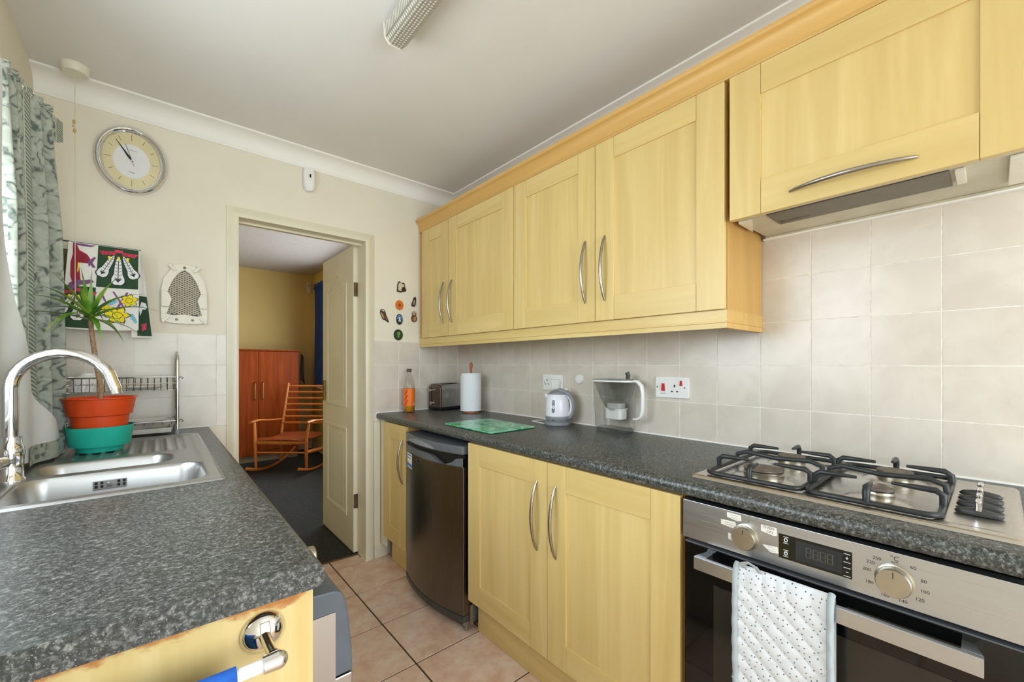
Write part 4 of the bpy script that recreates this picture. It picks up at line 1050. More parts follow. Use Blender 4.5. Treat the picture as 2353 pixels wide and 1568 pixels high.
hand('hour_hand', -34, .060, .0042, .004, M['ink'], .0105); hand('minute_hand', -33, .097, .003, .006, M['ink'], .0118)
hand('second_hand', -17, .070, .0007, .0, M['ink'], .013); hand('second_hand_tail', 163, .028, .0012, 0, plain('pink_hand', lin(214,120,120), .5), .013)
add('pin', lathe([(.004,0),(.0035,.004),(0,.0045)], (CX, YF-.012, CZ), (0,-1,0), 14), M['chrome'], t)
for zc, wd in ((.048, .034), (-.052, .020)):      # illegible script on the dial
    add('dial_script', tube([m3(-wd/2+wd*k/24, zc+.0028*math.sin(k*1.9)*(1 if k % 5 else 1.8)-.004*k/24, .0101) for k in range(25)], .0004, 4), M['ink_grey'], t, smooth=None)
# alarm sensor
def pir(name, label, c, to3, s=1.0):
    t = thing(name, label, 'sensor', c)
    out = [(-.026*s,.062*s),(.026*s,.062*s),(.028*s,.02*s),(.028*s,-.035*s),(.022*s,-.058*s),(.010*s,-.066*s),(-.010*s,-.066*s),(-.022*s,-.058*s),(-.028*s,-.035*s),(-.028*s,.02*s)]
    add('case', prism(out, to3, 0, .034*s), M['white_pl'], t, bevel=.006*s)
    add('lens', prism(rrect(.019*s, .020*s, .008*s, 4, 0, -.034*s), to3, .034*s, .038*s), M['upvc'], t, bevel=.003*s)
    add('led_window', prism(rrect(.004*s, .010*s, .0035*s, 4, .004*s, .018*s), to3, .0341*s, .036*s), M['black_glass'], t)
    return t
pir('alarm_sensor', 'white motion sensor on the kitchen wall below the coving', (.652, YF, 2.2), fw(.652, 2.263, YF-.002))
# iron holder
t = thing('iron_holder', 'cream wall-mounted iron rest with a mesh plate', 'iron holder', (.10, YF, 1.41))
m3 = fw(.101, 1.556)
half_o = [(.0,-.143),(.045,-.142),(.080,-.135),(.088,-.120),(.089,.0),(.078,.070),(.052,.112),(.040,.138),(.0,.145)]
half_i = [(.0,-.098),(.045,-.104),(.066,-.098),(.056,-.066),(.050,-.03),(.0635,.005),(.045,.060),(.022,.098),(.0,.115)]
def dens(h): return h
oP = half_o+[(-x, y) for x, y in reversed(half_o[1:-1])]; iP = half_i+[(-x, y) for x, y in reversed(half_i[1:-1])]
add('frame', ringprism(oP, iP, m3, 0, .018), M['ivory_pl'], t, bevel=.003)
add('backing', prism([(x*.97, y*.97) for x, y in oP], m3, 0, .003), M['dk_grey'], t, smooth=None)
g = G()
for k in range(-26, 27):
    for s_ in (1, -1):
        b0 = k*.0105
        pts = []
        for a in (-.068, .068):
            pts.append((a, b0+s_*a*.55))
        (a0, c0), (a1, c1) = pts
        lo, hi = -.108, .118
        def clip(p, q):
            (xa, ya), (xb, yb) = p, q
            if (ya < lo and yb < lo) or (ya > hi and yb > hi): return None
            def at(yv): tq = (yv-ya)/(yb-ya); return (xa+(xb-xa)*tq, yv)
            if ya < lo: xa, ya = at(lo)
            if ya > hi: xa, ya = at(hi)
            if yb < lo: xb, yb = at(lo)
            if yb > hi: xb, yb = at(hi)
            return (xa, ya), (xb, yb)
        r = clip((a0, c0), (a1, c1))
        if r:
            def wid(y): 
                import bisect
                pts2 = sorted([(q[1], q[0]) for q in half_i]); 
                for (ya, xa), (yb, xb) in zip(pts2, pts2[1:]):
                    if ya <= y <= yb: return xa+(xb-xa)*(y-ya)/max(1e-6, yb-ya)
                return 0
            # sample the strip so that it stays inside the opening
            (xa, ya), (xb, yb) = r; n = 24; run = []
            for i in range(n+1):
                x = xa+(xb-xa)*i/n; y = ya+(yb-ya)*i/n
                if abs(x) <= wid(y)+.012: run.append((x, y))
                else:
                    if len(run) > 1: g.add(box(0,0,0,0,0,0)) if False else g.add(tube([m3(run[0][0], run[0][1], .008), m3(run[-1][0], run[-1][1], .008)], .0019, 4))
                    run = []
            if len(run) > 1: g.add(tube([m3(run[0][0], run[0][1], .008), m3(run[-1][0], run[-1][1], .008)], .0019, 4))
tag(add('wire_mesh', g, plain('mesh_metal', lin(214,206,186), .45), t, smooth=None), kind='stuff')
for sx in (-1, 1):
    add('cheek', prism([(sx*.086,-.066),(sx*.058,-.066),(sx*.047,-.03),(sx*.060,.002),(sx*.086,.012)], m3, .018, .032), M['ivory_pl'], t, bevel=.003)
    add('clip', prism([(sx*.050,.105),(sx*.058,.112),(sx*.034,.130),(sx*.028,.122)] if False else [(sx*.030,.112),(sx*.040,.104),(sx*.062,.128),(sx*.054,.138)], m3, .014, .026), M['ivory_pl'], t, bevel=.002)
    add('clip', prism([(sx*.054,-.116),(sx*.062,-.108),(sx*.088,-.130),(sx*.080,-.142)], m3, .014, .026), M['ivory_pl'], t, bevel=.002)
for a, b in ((0, .126), (-.03, -.124), (.03, -.124)):
    add('screw', lathe([(.006,0),(.005,.002),(0,.0022)], m3(a, b, .018), (0,-1,0), 12), M['bronze'], t)
# pull-cord switch
t = thing('pull_cord_switch', 'round ceiling pull-cord switch with a thin hanging cord', 'switch', (-.249, 2.40, ZC))
add('rose', lathe([(.043,0),(.043,-.006),(.040,-.026),(.036,-.031),(0,-.031)], (-.249, 2.40, ZC), (0,0,1), 32), M['ivory_pl'], t, smooth=40)
add('cord', tube([(-.249, 2.40, ZC-.03), (-.250, 2.40, 2.21), (-.2495, 2.40, 2.0), (-.2485, 2.40, 1.42)], .0012, 6), plain('cord_white', lin(214,204,180), .8), t)
add('knot', G().add(sphere((-.252, 2.40, 2.19), .0045, 8, 6, (1,1,2.2))).add(sphere((-.250, 2.398, 2.155), .005, 8, 6, (1,1,2.0))).add(sphere((-.254, 2.398, 2.172), .0035, 8, 6, (1,1,1.2))), plain('cord_knot', lin(196,164,110), .85), t, smooth=80)

# tea towels on the wall airer
t = thing('towel_airer', 'wall-mounted airer with thin dark rods holding tea towels', 'airer', (-.19, YF, 1.70))
add('rod', tube([(XL+.004, 2.462, 1.7225), (-.055, 2.462, 1.7225)], .003, 8), M['dk_grey'], t)
add('rod', tube([(XL+.004, 2.500, 1.690), (-.055, 2.500, 1.690)], .003, 8), M['silver_pl'], t)
add('bracket', box(-.366, -.358, 2.455, YF, 1.680, 1.729), M['dk_grey'], t, bevel=.001)
TZ0, TZ1 = 1.727, 1.366
def twl(u, v):      # front towel surface; u right, v down
    xl = -.273+(-.295+.273)*v; xr = -.058+(-.0615+.058)*v
    x = xl+(xr-xl)*u
    y = 2.457-.004*math.sin(u*7+1)*v-.003*math.sin(u*15)*v
    if v < .02: y += .004*(1-v/.02)
    return Vector((x, y, TZ0+(TZ1-TZ0)*v-.004*math.sin(u*PI)*v+.003*u*v))
t = thing('tea_towel', 'printed tea towel with red dragon, white feathers and yellow daffodils on the wall airer', 'tea towel', (-.17, 2.457, TZ1), 'tea towels on the airer')
add('cloth', G().add(grid(twl, 30, 30)).add(grid(lambda u, v: twl(u, v*.8)+Vector((0, .011, 0)), 10, 10)), M['cotton'], t, smooth=80)
def pr_(polys, mat, lift, nm):
    g = G()
    for poly in polys:
        # centroid fan keeps the print on the cloth
        n = len(poly); cx_ = sum(p[0] for p in poly)/n; cy_ = sum(p[1] for p in poly)/n
        pts = [(cx_, cy_)]+poly
        g.add(([twl(a, b)+Vector((0, -lift, 0)) for a, b in pts], [(0, 1+i, 1+(i+1) % n) for i in range(n)]))
    return g
def quad(u0, u1, v0, v1, mat, lift):
    return add('print_field', grid(lambda u, v: twl(u0+(u1-u0)*u, v0+(v1-v0)*v)+Vector((0, -lift, 0)), 12, 12), mat, t, smooth=80)
UM = .40; VM = .50
q1 = quad(UM, .985, .02, VM, M['towel_green'], .0008); q2 = quad(.0, UM, VM+.01, .985, M['towel_green'], .0008)
def rotp(P, a, c, s=1, sy=None):
    sy = sy or s; ca, sa = math.cos(a), math.sin(a)
    return [(c[0]+s*(x*ca-y*sa)*1.6, c[1]+sy*(x*sa+y*ca)) for x, y in P]
feather = [(0,0),(.018,.04),(.026,.10),(.030,.17),(.045,.21),(.046,.245),(.025,.27),(-.025,.27),(-.046,.245),(-.045,.21),(-.030,.17),(-.026,.10),(-.018,.04)]
def feathers(c, s, par):
    bl, wh, vn = [], [], []
    for a, off, k in ((.42, -.055, .95), (0, 0, 1.12), (-.42, .055, .95)):
        cc = (c[0]+off*s, c[1]+abs(off)*-.2)
        bl.append(rotp([(x*1.22, y*1.05-.006) for x, y in feather], a, cc, s*k)); wh.append(rotp(feather, a, cc, s*k))
        for q in range(6):
            yy = .05+q*.032
            for sg in (-1, 1): vn.append(rotp([(sg*.006, yy), (sg*.024, yy-.012), (sg*.024, yy-.007), (sg*.006, yy+.006)], a, cc, s*k))
        vn.append(rotp([(-.003, .02), (.003, .02), (.003, .22), (-.003, .22)], a, cc, s*k))
        vn.append(rotp([(-.03,.215), (.03,.215), (.012,.23), (0,.25), (-.012,.23)], a, cc, s*k))
    tag(add('feather_outline', pr_(bl, None, .0011, ''), M['ink'], par, smooth=80), kind='stuff'); tag(add('feather_print', pr_(wh, None, .0014, ''), M['white_print'], par, smooth=80), kind='stuff'); tag(add('feather_veins', pr_(vn, None, .0017, ''), M['ink'], par, smooth=80), kind='stuff')
    coron = []
    for dx in (-.075, 0, .075): coron.append(ell(.022, .016, 8, c[0]+dx*s*1.6, c[1]+.018*s)); coron.append(ell(.03*.6, .008, 8, c[0]+dx*s*1.6, c[1]+.04*s))
    tag(add('coronet_print', pr_(coron, None, .0018, ''), M['towel_yellow'], par, smooth=80), kind='stuff')
    s *= .78
    add('ribbon_print', pr_([[(c[0]-.27*s*1.2, c[1]-.045), (c[0]-.06*s, c[1]-.05), (c[0]-.06*s, c[1]-.015), (c[0]-.22*s*1.2, c[1]+.0)], [(c[0]+.27*s*1.2, c[1]-.045), (c[0]+.06*s, c[1]-.05), (c[0]+.06*s, c[1]-.015), (c[0]+.22*s*1.2, c[1]+.0)], [(c[0]-.07*s, c[1]-.075), (c[0]+.07*s, c[1]-.075), (c[0]+.07*s, c[1]-.04), (c[0]-.07*s, c[1]-.04)]], None, .0016, ''), M['towel_pink'], par, smooth=80)
    for s_, dx in (('DIEN', -.155), ('ICH', .155)):
        text('motto', s_, .035*s, lambda a, b, d, dx=dx: twl(c[0]+dx*s*1.1-a*3.4, c[1]-.027+b*-2.0*-1*1.0)+Vector((0, -.0021, 0)), M['towel_red'], par)
feathers((.695, .12), 1.12, q1); feathers((.185, .61), .95, q2)
# dragon (top left field)
dr = [[(.06,.03),(.10,.02),(.15,.10),(.26,.14),(.33,.22),(.30,.24),(.22,.20),(.17,.24),(.14,.32),(.15,.40),(.20,.46),(.10,.50),(.06,.40),(.05,.25),(.07,.15)]]
add('dragon_body', pr_(dr, None, .0012, ''), M['towel_red'], t, smooth=80)
dw = [[(.05,.02),(.22,-.0+.025),(.37,.03),(.30,.05),(.18,.05),(.10,.045)], [(.27,.22),(.35,.16),(.38,.165),(.33,.22),(.38,.28),(.34,.285),(.31,.25),(.29,.28)], [(.05,.49),(.12,.44),(.22,.44),(.34,.42),(.37,.45),(.25,.49),(.17,.50),(.15,.57),(.12,.51),(.08,.58),(.06,.55)]]
tag(add('dragon_claws', pr_(dw, None, .0015, ''), M['towel_purple'], t, smooth=80), kind='stuff')
add('dragon_belly', pr_([[(.145,.24),(.17,.25),(.16,.34),(.145,.36)]], None, .0015, ''), M['towel_yellow'], t, smooth=80)
# daffodils (bottom right field)
def flower(c, r, rot=0):
    pet, pin = [], []
    for k in range(6):
        a = rot+k*PI/3
        P = [(0,-.2),(.34,.35),(.26,.8),(0,1.08),(-.26,.8),(-.34,.35)]
        pet.append([(c[0]+r*1.75*(x*math.cos(a)-y*math.sin(a))*1.06, c[1]+r*(x*math.sin(a)+y*math.cos(a))*1.06) for x, y in P])
        pin.append([(c[0]+r*1.75*(x*math.cos(a)-y*math.sin(a))*.94, c[1]+r*(x*math.sin(a)+y*math.cos(a))*.94) for x, y in P])
    tag(add('flower_outline', pr_(pet, None, .0012, ''), M['ink'], t, smooth=80), kind='stuff'); tag(add('flower_petals', pr_(pin, None, .0015, ''), M['towel_yellow'], t, smooth=80), kind='stuff')
    add('trumpet_outline', pr_([ell(r*.72, r*.42, 14, *c)], None, .0018, ''), M['ink'], t, smooth=80)
    add('trumpet', pr_([ell(r*.62, r*.36, 14, *c)], None, .0021, ''), M['towel_yellow'], t, smooth=80)
tag(add('stem_print', pr_([[(.62,.54),(.65,.54),(.80,.72),(.77,.72)], [(.82,.54),(.85,.55),(.70,.76),(.67,.75)], [(.45,.56),(.50,.58),(.56,.68),(.52,.66)]], None, .0011, ''), M['towel_purple'], t, smooth=80), kind='stuff')
tag(add('leaf_print', pr_([[(.55,.66),(.66,.62),(.70,.66),(.60,.71)], [(.84,.80),(.92,.80),(.985,.90),(.95,.92)]], None, .0011, ''), M['towel_blue'], t, smooth=80), kind='stuff')
flower((.86, .64), .075, .2); flower((.70, .82), .10, .5); flower((.56, .76), .06, 0)
# second towel showing past the first
def tw2(u, v):
    x = (-.085+(.060-.0)*u*(.55+.45*v)+.010*v*u)
    return Vector((x, 2.474-.005*math.sin(u*6+v*2), 1.716-.012*u*(1-v)-.378*v))
t = thing('tea_towel', 'tea towel with white band and green block hanging behind the printed one', 'tea towel', (-.04, 2.47, 1.34), 'tea towels on the airer')
add('cloth', grid(lambda u, v: tw2(u, v), 14, 24), M['cotton'], t, smooth=80)
add('print_field', grid(lambda u, v: tw2(.28+.70*u, .50+.48*v)+Vector((0, -.001, 0)), 10, 10), M['towel_green'], t, smooth=80)
add('print_field', grid(lambda u, v: tw2(.0+.5*u, .03+.22*v)+Vector((0, -.001, 0)), 8, 8), M['towel_green'], t, smooth=80)
def pr2(polys, lift):
    g = G()
    for poly in polys:
        n = len(poly); cx_ = sum(p[0] for p in poly)/n; cy_ = sum(p[1] for p in poly)/n
        g.add(([tw2(a, b)+Vector((0, -lift, 0)) for a, b in [(cx_, cy_)]+poly], [(0, 1+i, 1+(i+1) % n) for i in range(n)]))
    return g
add('feather_print', pr2([[(.42,.66),(.60,.57),(.85,.58),(.92,.63),(.80,.66),(.62,.66),(.48,.74)]], .0016), M['white_print'], t, smooth=80)
add('ribbon_print', pr2([[(.50,.84),(.78,.82),(.74,.90),(.52,.92)]], .0016), M['towel_pink'], t, smooth=80)
# third towel at the curtain
t = thing('tea_towel', 'tea towel with mossy brown and dark green print next to the curtain', 'tea towel', (-.32, 2.49, 1.38), 'tea towels on the airer')
tw3 = lambda u, v: Vector((-.345+.085*u, 2.490-.004*math.sin(u*5+v*3), 1.695-.32*v))
add('cloth', grid(tw3, 10, 20), M['cotton'], t, smooth=80)
add('moss_print', grid(lambda u, v: tw3(u, v*.40)+Vector((0, -.001, 0)), 8, 8), M['moss'], t, smooth=80)
g = G()
for poly in ([(0,.40),(1,.40),(1,.66),(.75,.64),(.62,.72),(.45,.65),(.2,.70),(0,.66)],):
    n = len(poly); g.add(([tw3(a, b)+Vector((0, -.0015, 0)) for a, b in [(.5,.5)]+poly], [(0, 1+i, 1+(i+1) % n) for i in range(n)]))
add('leaf_print', g, M['towel_green'], t, smooth=80)

# fridge-magnet style ornaments
def ornament(name, label, x, z, polys, rot=0):
    c, s = math.cos(rot), math.sin(rot); t = thing(name, label, 'ornament', (x, YF, z), 'small animal and flower ornaments on the wall by the door')
    for nm, P, d0, d1, mat in polys:
        add(nm, prism([(a*c-b*s, a*s+b*c) for a, b in P], fw(x, z), d0, d1), mat, t, bevel=min(.0012, (d1-d0)*.3))
    return t
BR = plain('brown_resin', lin(112,72,44), .45, var=.2, scale=160); BR2 = plain('tan_resin', lin(176,140,104), .45, var=.15, scale=160); DKB = plain('dark_resin', lin(52,38,28), .45, var=.2)
CRM = plain('cream_resin', lin(208,196,168), .45, var=.1, scale=120); GRN = plain('green_resin', lin(36,76,36), .35, var=.15); GRN2 = plain('lime_resin', lin(120,160,60), .35, var=.2, scale=160); ORG_ = plain('orange_resin', lin(214,116,34), .5, var=.12, scale=160)
owl = [(-.010,-.034),(.010,-.034),(.017,-.015),(.016,.010),(.012,.030),(.0,.036),(-.012,.030),(-.016,.010),(-.017,-.015)]
ornament('wall_ornament', 'cluster of cream cottages ornament, topmost of the wall ornaments', 1.219, 1.725, [('base', [(-.030,-.030),(-.005,-.034),(.034,-.022),(.036,-.012),(.028,.0),(.026,.026),(.014,.034),(.004,.026),(-.008,.038),(-.020,.036),(-.026,.018)], 0, .006, DKB), ('front', [(-.024,-.022),(.0,-.026),(.004,.0),(.020,.004),(.020,.024),(.008,.020),(-.004,.028),(-.018,.028),(-.022,.008)], .006, .010, CRM), ('window_block', [(.004,-.024),(.026,-.018),(.026,-.006),(.004,-.008)], .006, .009, DKB)])
sun = [((.030 if k % 2 else .026)*math.cos(2*PI*k/28), (.030 if k % 2 else .026)*math.sin(2*PI*k/28)*1.15) for k in range(28)]
ornament('wall_ornament', 'orange sunflower ornament on the wall', 1.207, 1.607, [('petals', sun, 0, .006, ORG_), ('centre', ell(.009, .010, 16), .006, .009, plain('flower_centre', lin(150,62,20), .5))])
ornament('wall_ornament', 'brown owl ornament with a long tail, leftmost on the wall by the door', 1.107, 1.533, [('body', [(-.030,.030),(-.022,.040),(-.006,.038),(.002,.026),(.010,.0),(.026,-.036),(.028,-.046),(.018,-.042),(-.002,-.030),(-.014,-.028),(-.022,-.010),(-.032,.014)], 0, .006, DKB), ('breast', [(-.028,.022),(-.012,.006),(-.004,-.024),(-.014,-.022),(-.020,-.006),(-.029,.012)], .006, .009, BR2), ('face', [(-.026,.032),(-.016,.036),(-.004,.030),(-.006,.020),(-.016,.026)], .006, .009, CRM), ('wing', [(-.004,.014),(.006,-.002),(.020,-.036),(.004,-.028),(-.004,-.008)], .006, .009, BR)])
ornament('wall_ornament', 'small dark penguin-shaped ornament, uppermost beside the wall cabinet', 1.311, 1.640, [('body', [(-.018,-.032),(.006,-.034),(.014,-.012),(.016,.016),(.014,.030),(.006,.034),(-.002,.026),(-.008,.008),(-.018,-.020)], 0, .006, DKB), ('breast', [(-.008,-.022),(.004,-.022),(.008,.004),(.004,.016),(-.004,.006),(-.010,-.012)], .006, .009, plain('mauve_resin', lin(160,138,128), .5))])
ornament('wall_ornament', 'brown owl ornament with round white eye, beside the wall cabinet', 1.312, 1.540, [('body', [(-.016,-.034),(.004,-.038),(.018,-.030),(.022,-.008),(.014,.006),(.016,.024),(.006,.034),(-.008,.034),(-.016,.022),(-.014,.008),(-.022,-.012)], 0, .006, BR), ('breast', [(-.006,-.030),(.010,-.028),(.014,-.006),(.004,.002),(-.006,-.010)], .006, .009, BR2), ('eye', ell(.011, .011, 16, -.002, .020), .006, .0085, CRM), ('pupil', ell(.004, .004, 10, -.002, .020), .0085, .0095, DKB)])
ornament('wall_ornament', 'oval blue lighthouse ornament above the green disc', 1.207, 1.514, [('rim', ell(.0225, .036, 32), 0, .006, plain('navy_resin', lin(34,46,52), .4)), ('sky', [(.019*math.cos(PI*k/14), .031*math.sin(PI*k/14)) for k in range(15)], .006, .0075, plain('sky_enamel', lin(84,128,176), .3)), ('tower', [(-.010,-.014),(.011,-.014),(.004,-.002),(.004,.014),(-.004,.014),(-.004,-.002)], .006, .009, M['white_print'])])
ornament('wall_ornament', 'round dark green disc ornament, lowest of the wall ornaments', 1.199, 1.412, [('rim', ell(.0315, .036, 32), 0, .006, plain('dark_green_resin', lin(24,44,24), .35)), ('disc', ell(.022, .026, 28), .006, .008, GRN), ('motif', [(-.008,-.016),(.004,-.018),(.004,-.004),(.012,.004),(.008,.018),(-.004,.020),(-.010,.008),(-.004,-.002)], .008, .0095, GRN2)])

# ceiling light
t = thing('ceiling_light', 'fluorescent batten ceiling light with a prismatic diffuser', 'light', (.64, .8, ZC))
LYa, LYb = .15, 1.390
add('spine', box(.610, .675, LYa, LYb-.002, ZC-.022, ZC), M['white_pl'], t, bevel=.002)
pfl = [(.600,ZC-.012),(.604,ZC-.050),(.622,ZC-.070),(.664,ZC-.070),(.682,ZC-.050),(.686,ZC-.012)]
n = len(pfl); v = [(x, LYa+.006, z) for x, z in pfl]+[(x, LYb-.006, z) for x, z in pfl]
add('diffuser', (v, [(i, i+1, n+i+1, n+i) for i in range(n-1)]), M['prism'], t, smooth=None)
for ya, yb in ((LYa, LYa+.008), (LYb-.008, LYb)):
    add('end_cap', prism([(x+(.002 if x > .643 else -.002), z-.002 if z < ZC-.02 else ZC) for x, z in pfl], lambda a, b, d: (a, d, b), ya, yb), M['ivory_pl'], t, bevel=.002)

# ================================================================== RIGHT WORKTOP THINGS
# sockets
def rw(y, z): return lambda a, b, d: (DXT-d, y-a, z+b)
def plate_box(name, y, z, w_, h_, t, mat): return add(name, prism(rrect(w_/2, h_/2, .004, 3), rw(y, z), 0, .010), mat, t, bevel=.002)
t = thing('wall_socket', 'double white wall socket behind the kettle', 'socket', (DXT, 1.583, 1.12), 'wall sockets')
plate_box('plate', 1.583, 1.120, .148, .086, t, M['white_pl'])
m3 = rw(1.583, 1.120)
for a in (-.012, .012): add('rocker', prism(rrect(.006, .011, .002, 2, a, .026), m3, .010, .014), M['white_pl'], t, bevel=.001)
for a, b, w_, h_ in ((-.042,.012,.003,.005), (-.053,-.010,.0035,.0025), (-.031,-.010,.0035,.0025)):
    add('pin_hole', prism(rrect(w_, h_, .0005, 1, a, b), m3, .0098, .0104), M['black'], t, smooth=None)
for a in (-.063, .063): add('screw', lathe([(.003,0),(.0025,.001),(0,.001)], m3(a, 0, .010), (-1,0,0), 10), M['ink'], t)
tag(add('plug', prism(rrect(.026, .026, .010, 4, .040, -.008), m3, .0105, .034), M['white_pl'], None, bevel=.004, origin=(1.64, 1.54, 1.09)), 'white plug in the double socket above the kettle', 'plug')
t = thing('cooker_switch', 'white cooker switch and socket plate with red rockers', 'socket', (DXT, .889, 1.122), 'wall sockets')
plate_box('plate', .889, 1.122, .148, .088, t, M['white_pl'])
m3 = rw(.889, 1.122)
add('main_rocker', prism([(-.045,-.016),(-.030,-.016),(-.032,.016),(-.043,.016)], m3, .010, .016), M['red'], t, bevel=.001)
add('socket_rocker', prism([(.036,.008),(.047,.008),(.046,.028),(.038,.030)], m3, .010, .015), M['red'], t, bevel=.001)
for a, b, w_, h_ in ((.012,.006,.003,.0055), (.001,-.017,.004,.003), (.024,-.017,.004,.003)):
    add('pin_hole', prism(rrect(w_, h_, .0005, 1, a, b), m3, .0098, .0104), M['black'], t, smooth=None)
for a in (-.066, .056): add('screw', lathe([(.003,0),(.0025,.001),(0,.001)], m3(a, 0, .010), (-1,0,0), 10), M['ink'], t)
text('marking', 'COOKER', .006, lambda a, b, d: m3(a-.038, b-.027, .010+d), M['ink'], t)
tag(add('blanking_plate', lathe([(.026,0),(.026,.004),(.022,.010),(.012,.0125),(0,.0125)], (DXT, 1.398, 1.143), (-1,0,0), 32), M['white_pl'], None, smooth=40, origin=(DXT, 1.398, 1.143)), 'round white cap on the tiles between kettle and jug', 'wall cap')

# squash bottle
BC = (1.240, 2.470)
t = thing('squash_bottle', 'part-empty plastic bottle of orange squash in the corner by the door', 'bottle', (BC[0], BC[1], ZW))
prof_b = [(.0,.002),(.030,.0),(.035,.006),(.0355,.060),(.034,.11),(.0355,.16),(.0345,.175),(.028,.205),(.017,.243),(.0135,.252),(.0135,.262)]
add('shell', lathe(prof_b, (BC[0], BC[1], ZW+.001), (0,0,1), 28, cap=False), M['bottle_pl'], t, smooth=50)
add('squash', lathe([(.0,.004),(.030,.004),(.0335,.010),(.034,.060),(.0325,.11),(.033,.13),(0,.13)], (BC[0], BC[1], ZW+.001), (0,0,1), 28), M['squash'], t, smooth=50)
add('label', lathe([(.0362,.040),(.0364,.060),(.0352,.11),(.0364,.150)], (BC[0], BC[1], ZW+.001), (0,0,1), 28, cap=False), M['label_or'], t, smooth=60)
g = G()
for k in range(9):
    a = -2.75+.28*(k % 3)*.6; hh = .045+.011*k; r = .0368
    P_ = [(a-.14,hh),(a+.10,hh+.003),(a+.16,hh+.012),(a-.10,hh+.010)]
    g.add(([(BC[0]+r*math.cos(p), BC[1]+r*math.sin(p), ZW+q) for p, q in P_], [(0,1,2,3)]))
tag(add('label_print', g, plain('label_red', lin(196,40,24), .4), t, smooth=80), kind='stuff')
add('label_stamp', ([(BC[0]+.0370*math.cos(p), BC[1]+.0370*math.sin(p), ZW+q) for p, q in ((-1.25,.048),(-1.02,.048),(-1.02,.060),(-1.25,.060))], [(0,1,2,3)]), M['white_print'], t)
add('cap', lathe([(.0150,0),(.0155,.002),(.0155,.020),(.014,.022),(0,.022)], (BC[0], BC[1], ZW+.258), (0,0,1), 24), plain('brown_cap', lin(92,74,56), .5), t, smooth=40)

# toaster
t = thing('toaster', 'brushed steel two-slice toaster in the corner of the worktop', 'toaster', (1.424, 2.388, ZW), rotz=math.radians(10))
TL, TW, TH = .205, .120, .178
def ts(poly, x0, x1): return prism(poly, lambda a, b, d: (d, a, b), x0, x1)
sec = [(0,.02),(TW,.02)]+[(TW-.04+.04*math.cos(a), TH-.04+.04*math.sin(a)) for a in [PI/2*k/6 for k in range(7)]]+[(.04+.04*math.cos(a), TH-.04+.04*math.sin(a)) for a in [PI/2+PI/2*k/6 for k in range(7)]]
add('base', box(-.002, TL+.002, -.002, TW+.002, .004, .024), M['black'], t, bevel=.004, local=True)
add('shell', ts(sec, .012, TL-.012), M['steel'], t, smooth=50, local=True)
sec2 = [(a*1.0+(.001 if a > TW/2 else -.001), b) for a, b in sec]
ec = add('end_cap', ts(sec2, 0, .014), plain('toaster_end', lin(120,108,98), .25, .9), t, smooth=50, bevel=.002, local=True)
add('end_cap', ts(sec2, TL-.014, TL), M['steel'], t, smooth=50, bevel=.002, local=True)
add('lever_slot', box(-.001, .0, .086, .094, .05, .15), M['black'], ec, local=True, smooth=None)
add('lever', box(-.022, 0, .074, .104, .128, .140), M['chrome'], ec, bevel=.003, local=True)
add('dial', lathe([(.012,0),(.011,.012),(0,.013)], (0, .085, .048), (-1,0,0), 20), M['chrome'], ec, local=True, smooth=40)
for a in (.025, .075): add('slot', box(.03, TL-.03, a, a+.022, TH-.0005, TH+.0008), M['black'], t, local=True, smooth=None)
for i in range(9): add('side_rib', box(.05+i*.011, .054+i*.011, -.0012, 0, .085, .115), M['steel_side'], t, local=True, smooth=None)
for x in (.02, TL-.02):
    for y in (.015, TW-.015): add('foot', lathe([(.007,0),(.007,.005)], (x, y, 0), (0,0,1), 10), M['black'], t, local=True)

# kitchen roll
KC = (1.527, 2.185)
t = thing('kitchen_roll_holder', 'wooden kitchen roll holder with a turned rod', 'roll holder', (KC[0], KC[1], ZW))
add('base', lathe([(.050,0),(.050,.008),(.045,.012),(0,.012)], (KC[0], KC[1], ZW), (0,0,1), 32), M['beech'], t, smooth=40)
add('rod', lathe([(.008,.012),(.008,.262),(.007,.275),(.010,.290),(.011,.305),(.008,.318),(0,.322)], (KC[0], KC[1], ZW), (0,0,1), 18), M['beech'], t, smooth=50)
t = thing('kitchen_roll', 'white kitchen roll with a loose sheet standing next to the toaster', 'kitchen roll', (KC[0], KC[1], ZW+.013))
add('roll', lathe([(.0125,0),(.062,0),(.063,.004),(.063,.236),(.062,.239),(.020,.239),(.0125,.237)], (KC[0], KC[1], ZW+.0132), (0,0,1), 40, cap=False), M['tissue'], t, smooth=50)
def sheet(u, v):
    a = 2.2+4.6*u; r = .0645+.007*max(0, u-.8)*5*(.5+.5*v)+.006*max(0, .15-u)*6
    return (KC[0]+r*math.cos(a), KC[1]+r*math.sin(a), ZW+.0135+.222*v)
add('loose_sheet', grid(sheet, 48, 4), M['tissue'], t, smooth=80)

# glass chopping board
cb = [Vector((1.112, 1.836)), Vector((1.402, 1.852)), Vector((1.395, 1.446)), Vector((1.112, 1.440))]
P = []
for i in range(4):
    c, a, b = cb[i], cb[i-1], cb[(i+1) % 4]; r = .022
    d1, d2 = (a-c).normalized(), (b-c).normalized()
    for k in range(6):
        tq = k/5; p0 = c+d1*r; p1 = c+d2*r
        P.append(tuple((1-tq)**2*p0+2*tq*(1-tq)*c+tq*tq*p1))
t = thing('chopping_board', 'green marbled glass chopping board lying on the worktop', 'chopping board', (1.255, 1.645, ZW))
add('glass', prism(P, lambda a, b, d: (a, b, d), ZW+.003, ZW+.008), M['board'], t, bevel=.0012)
for x, y in ((1.15, 1.80), (1.36, 1.81), (1.15, 1.48), (1.36, 1.485)): add('foot', cyl((x, y, ZW), (x, y, ZW+.003), .008, n=12), M['black'], t)

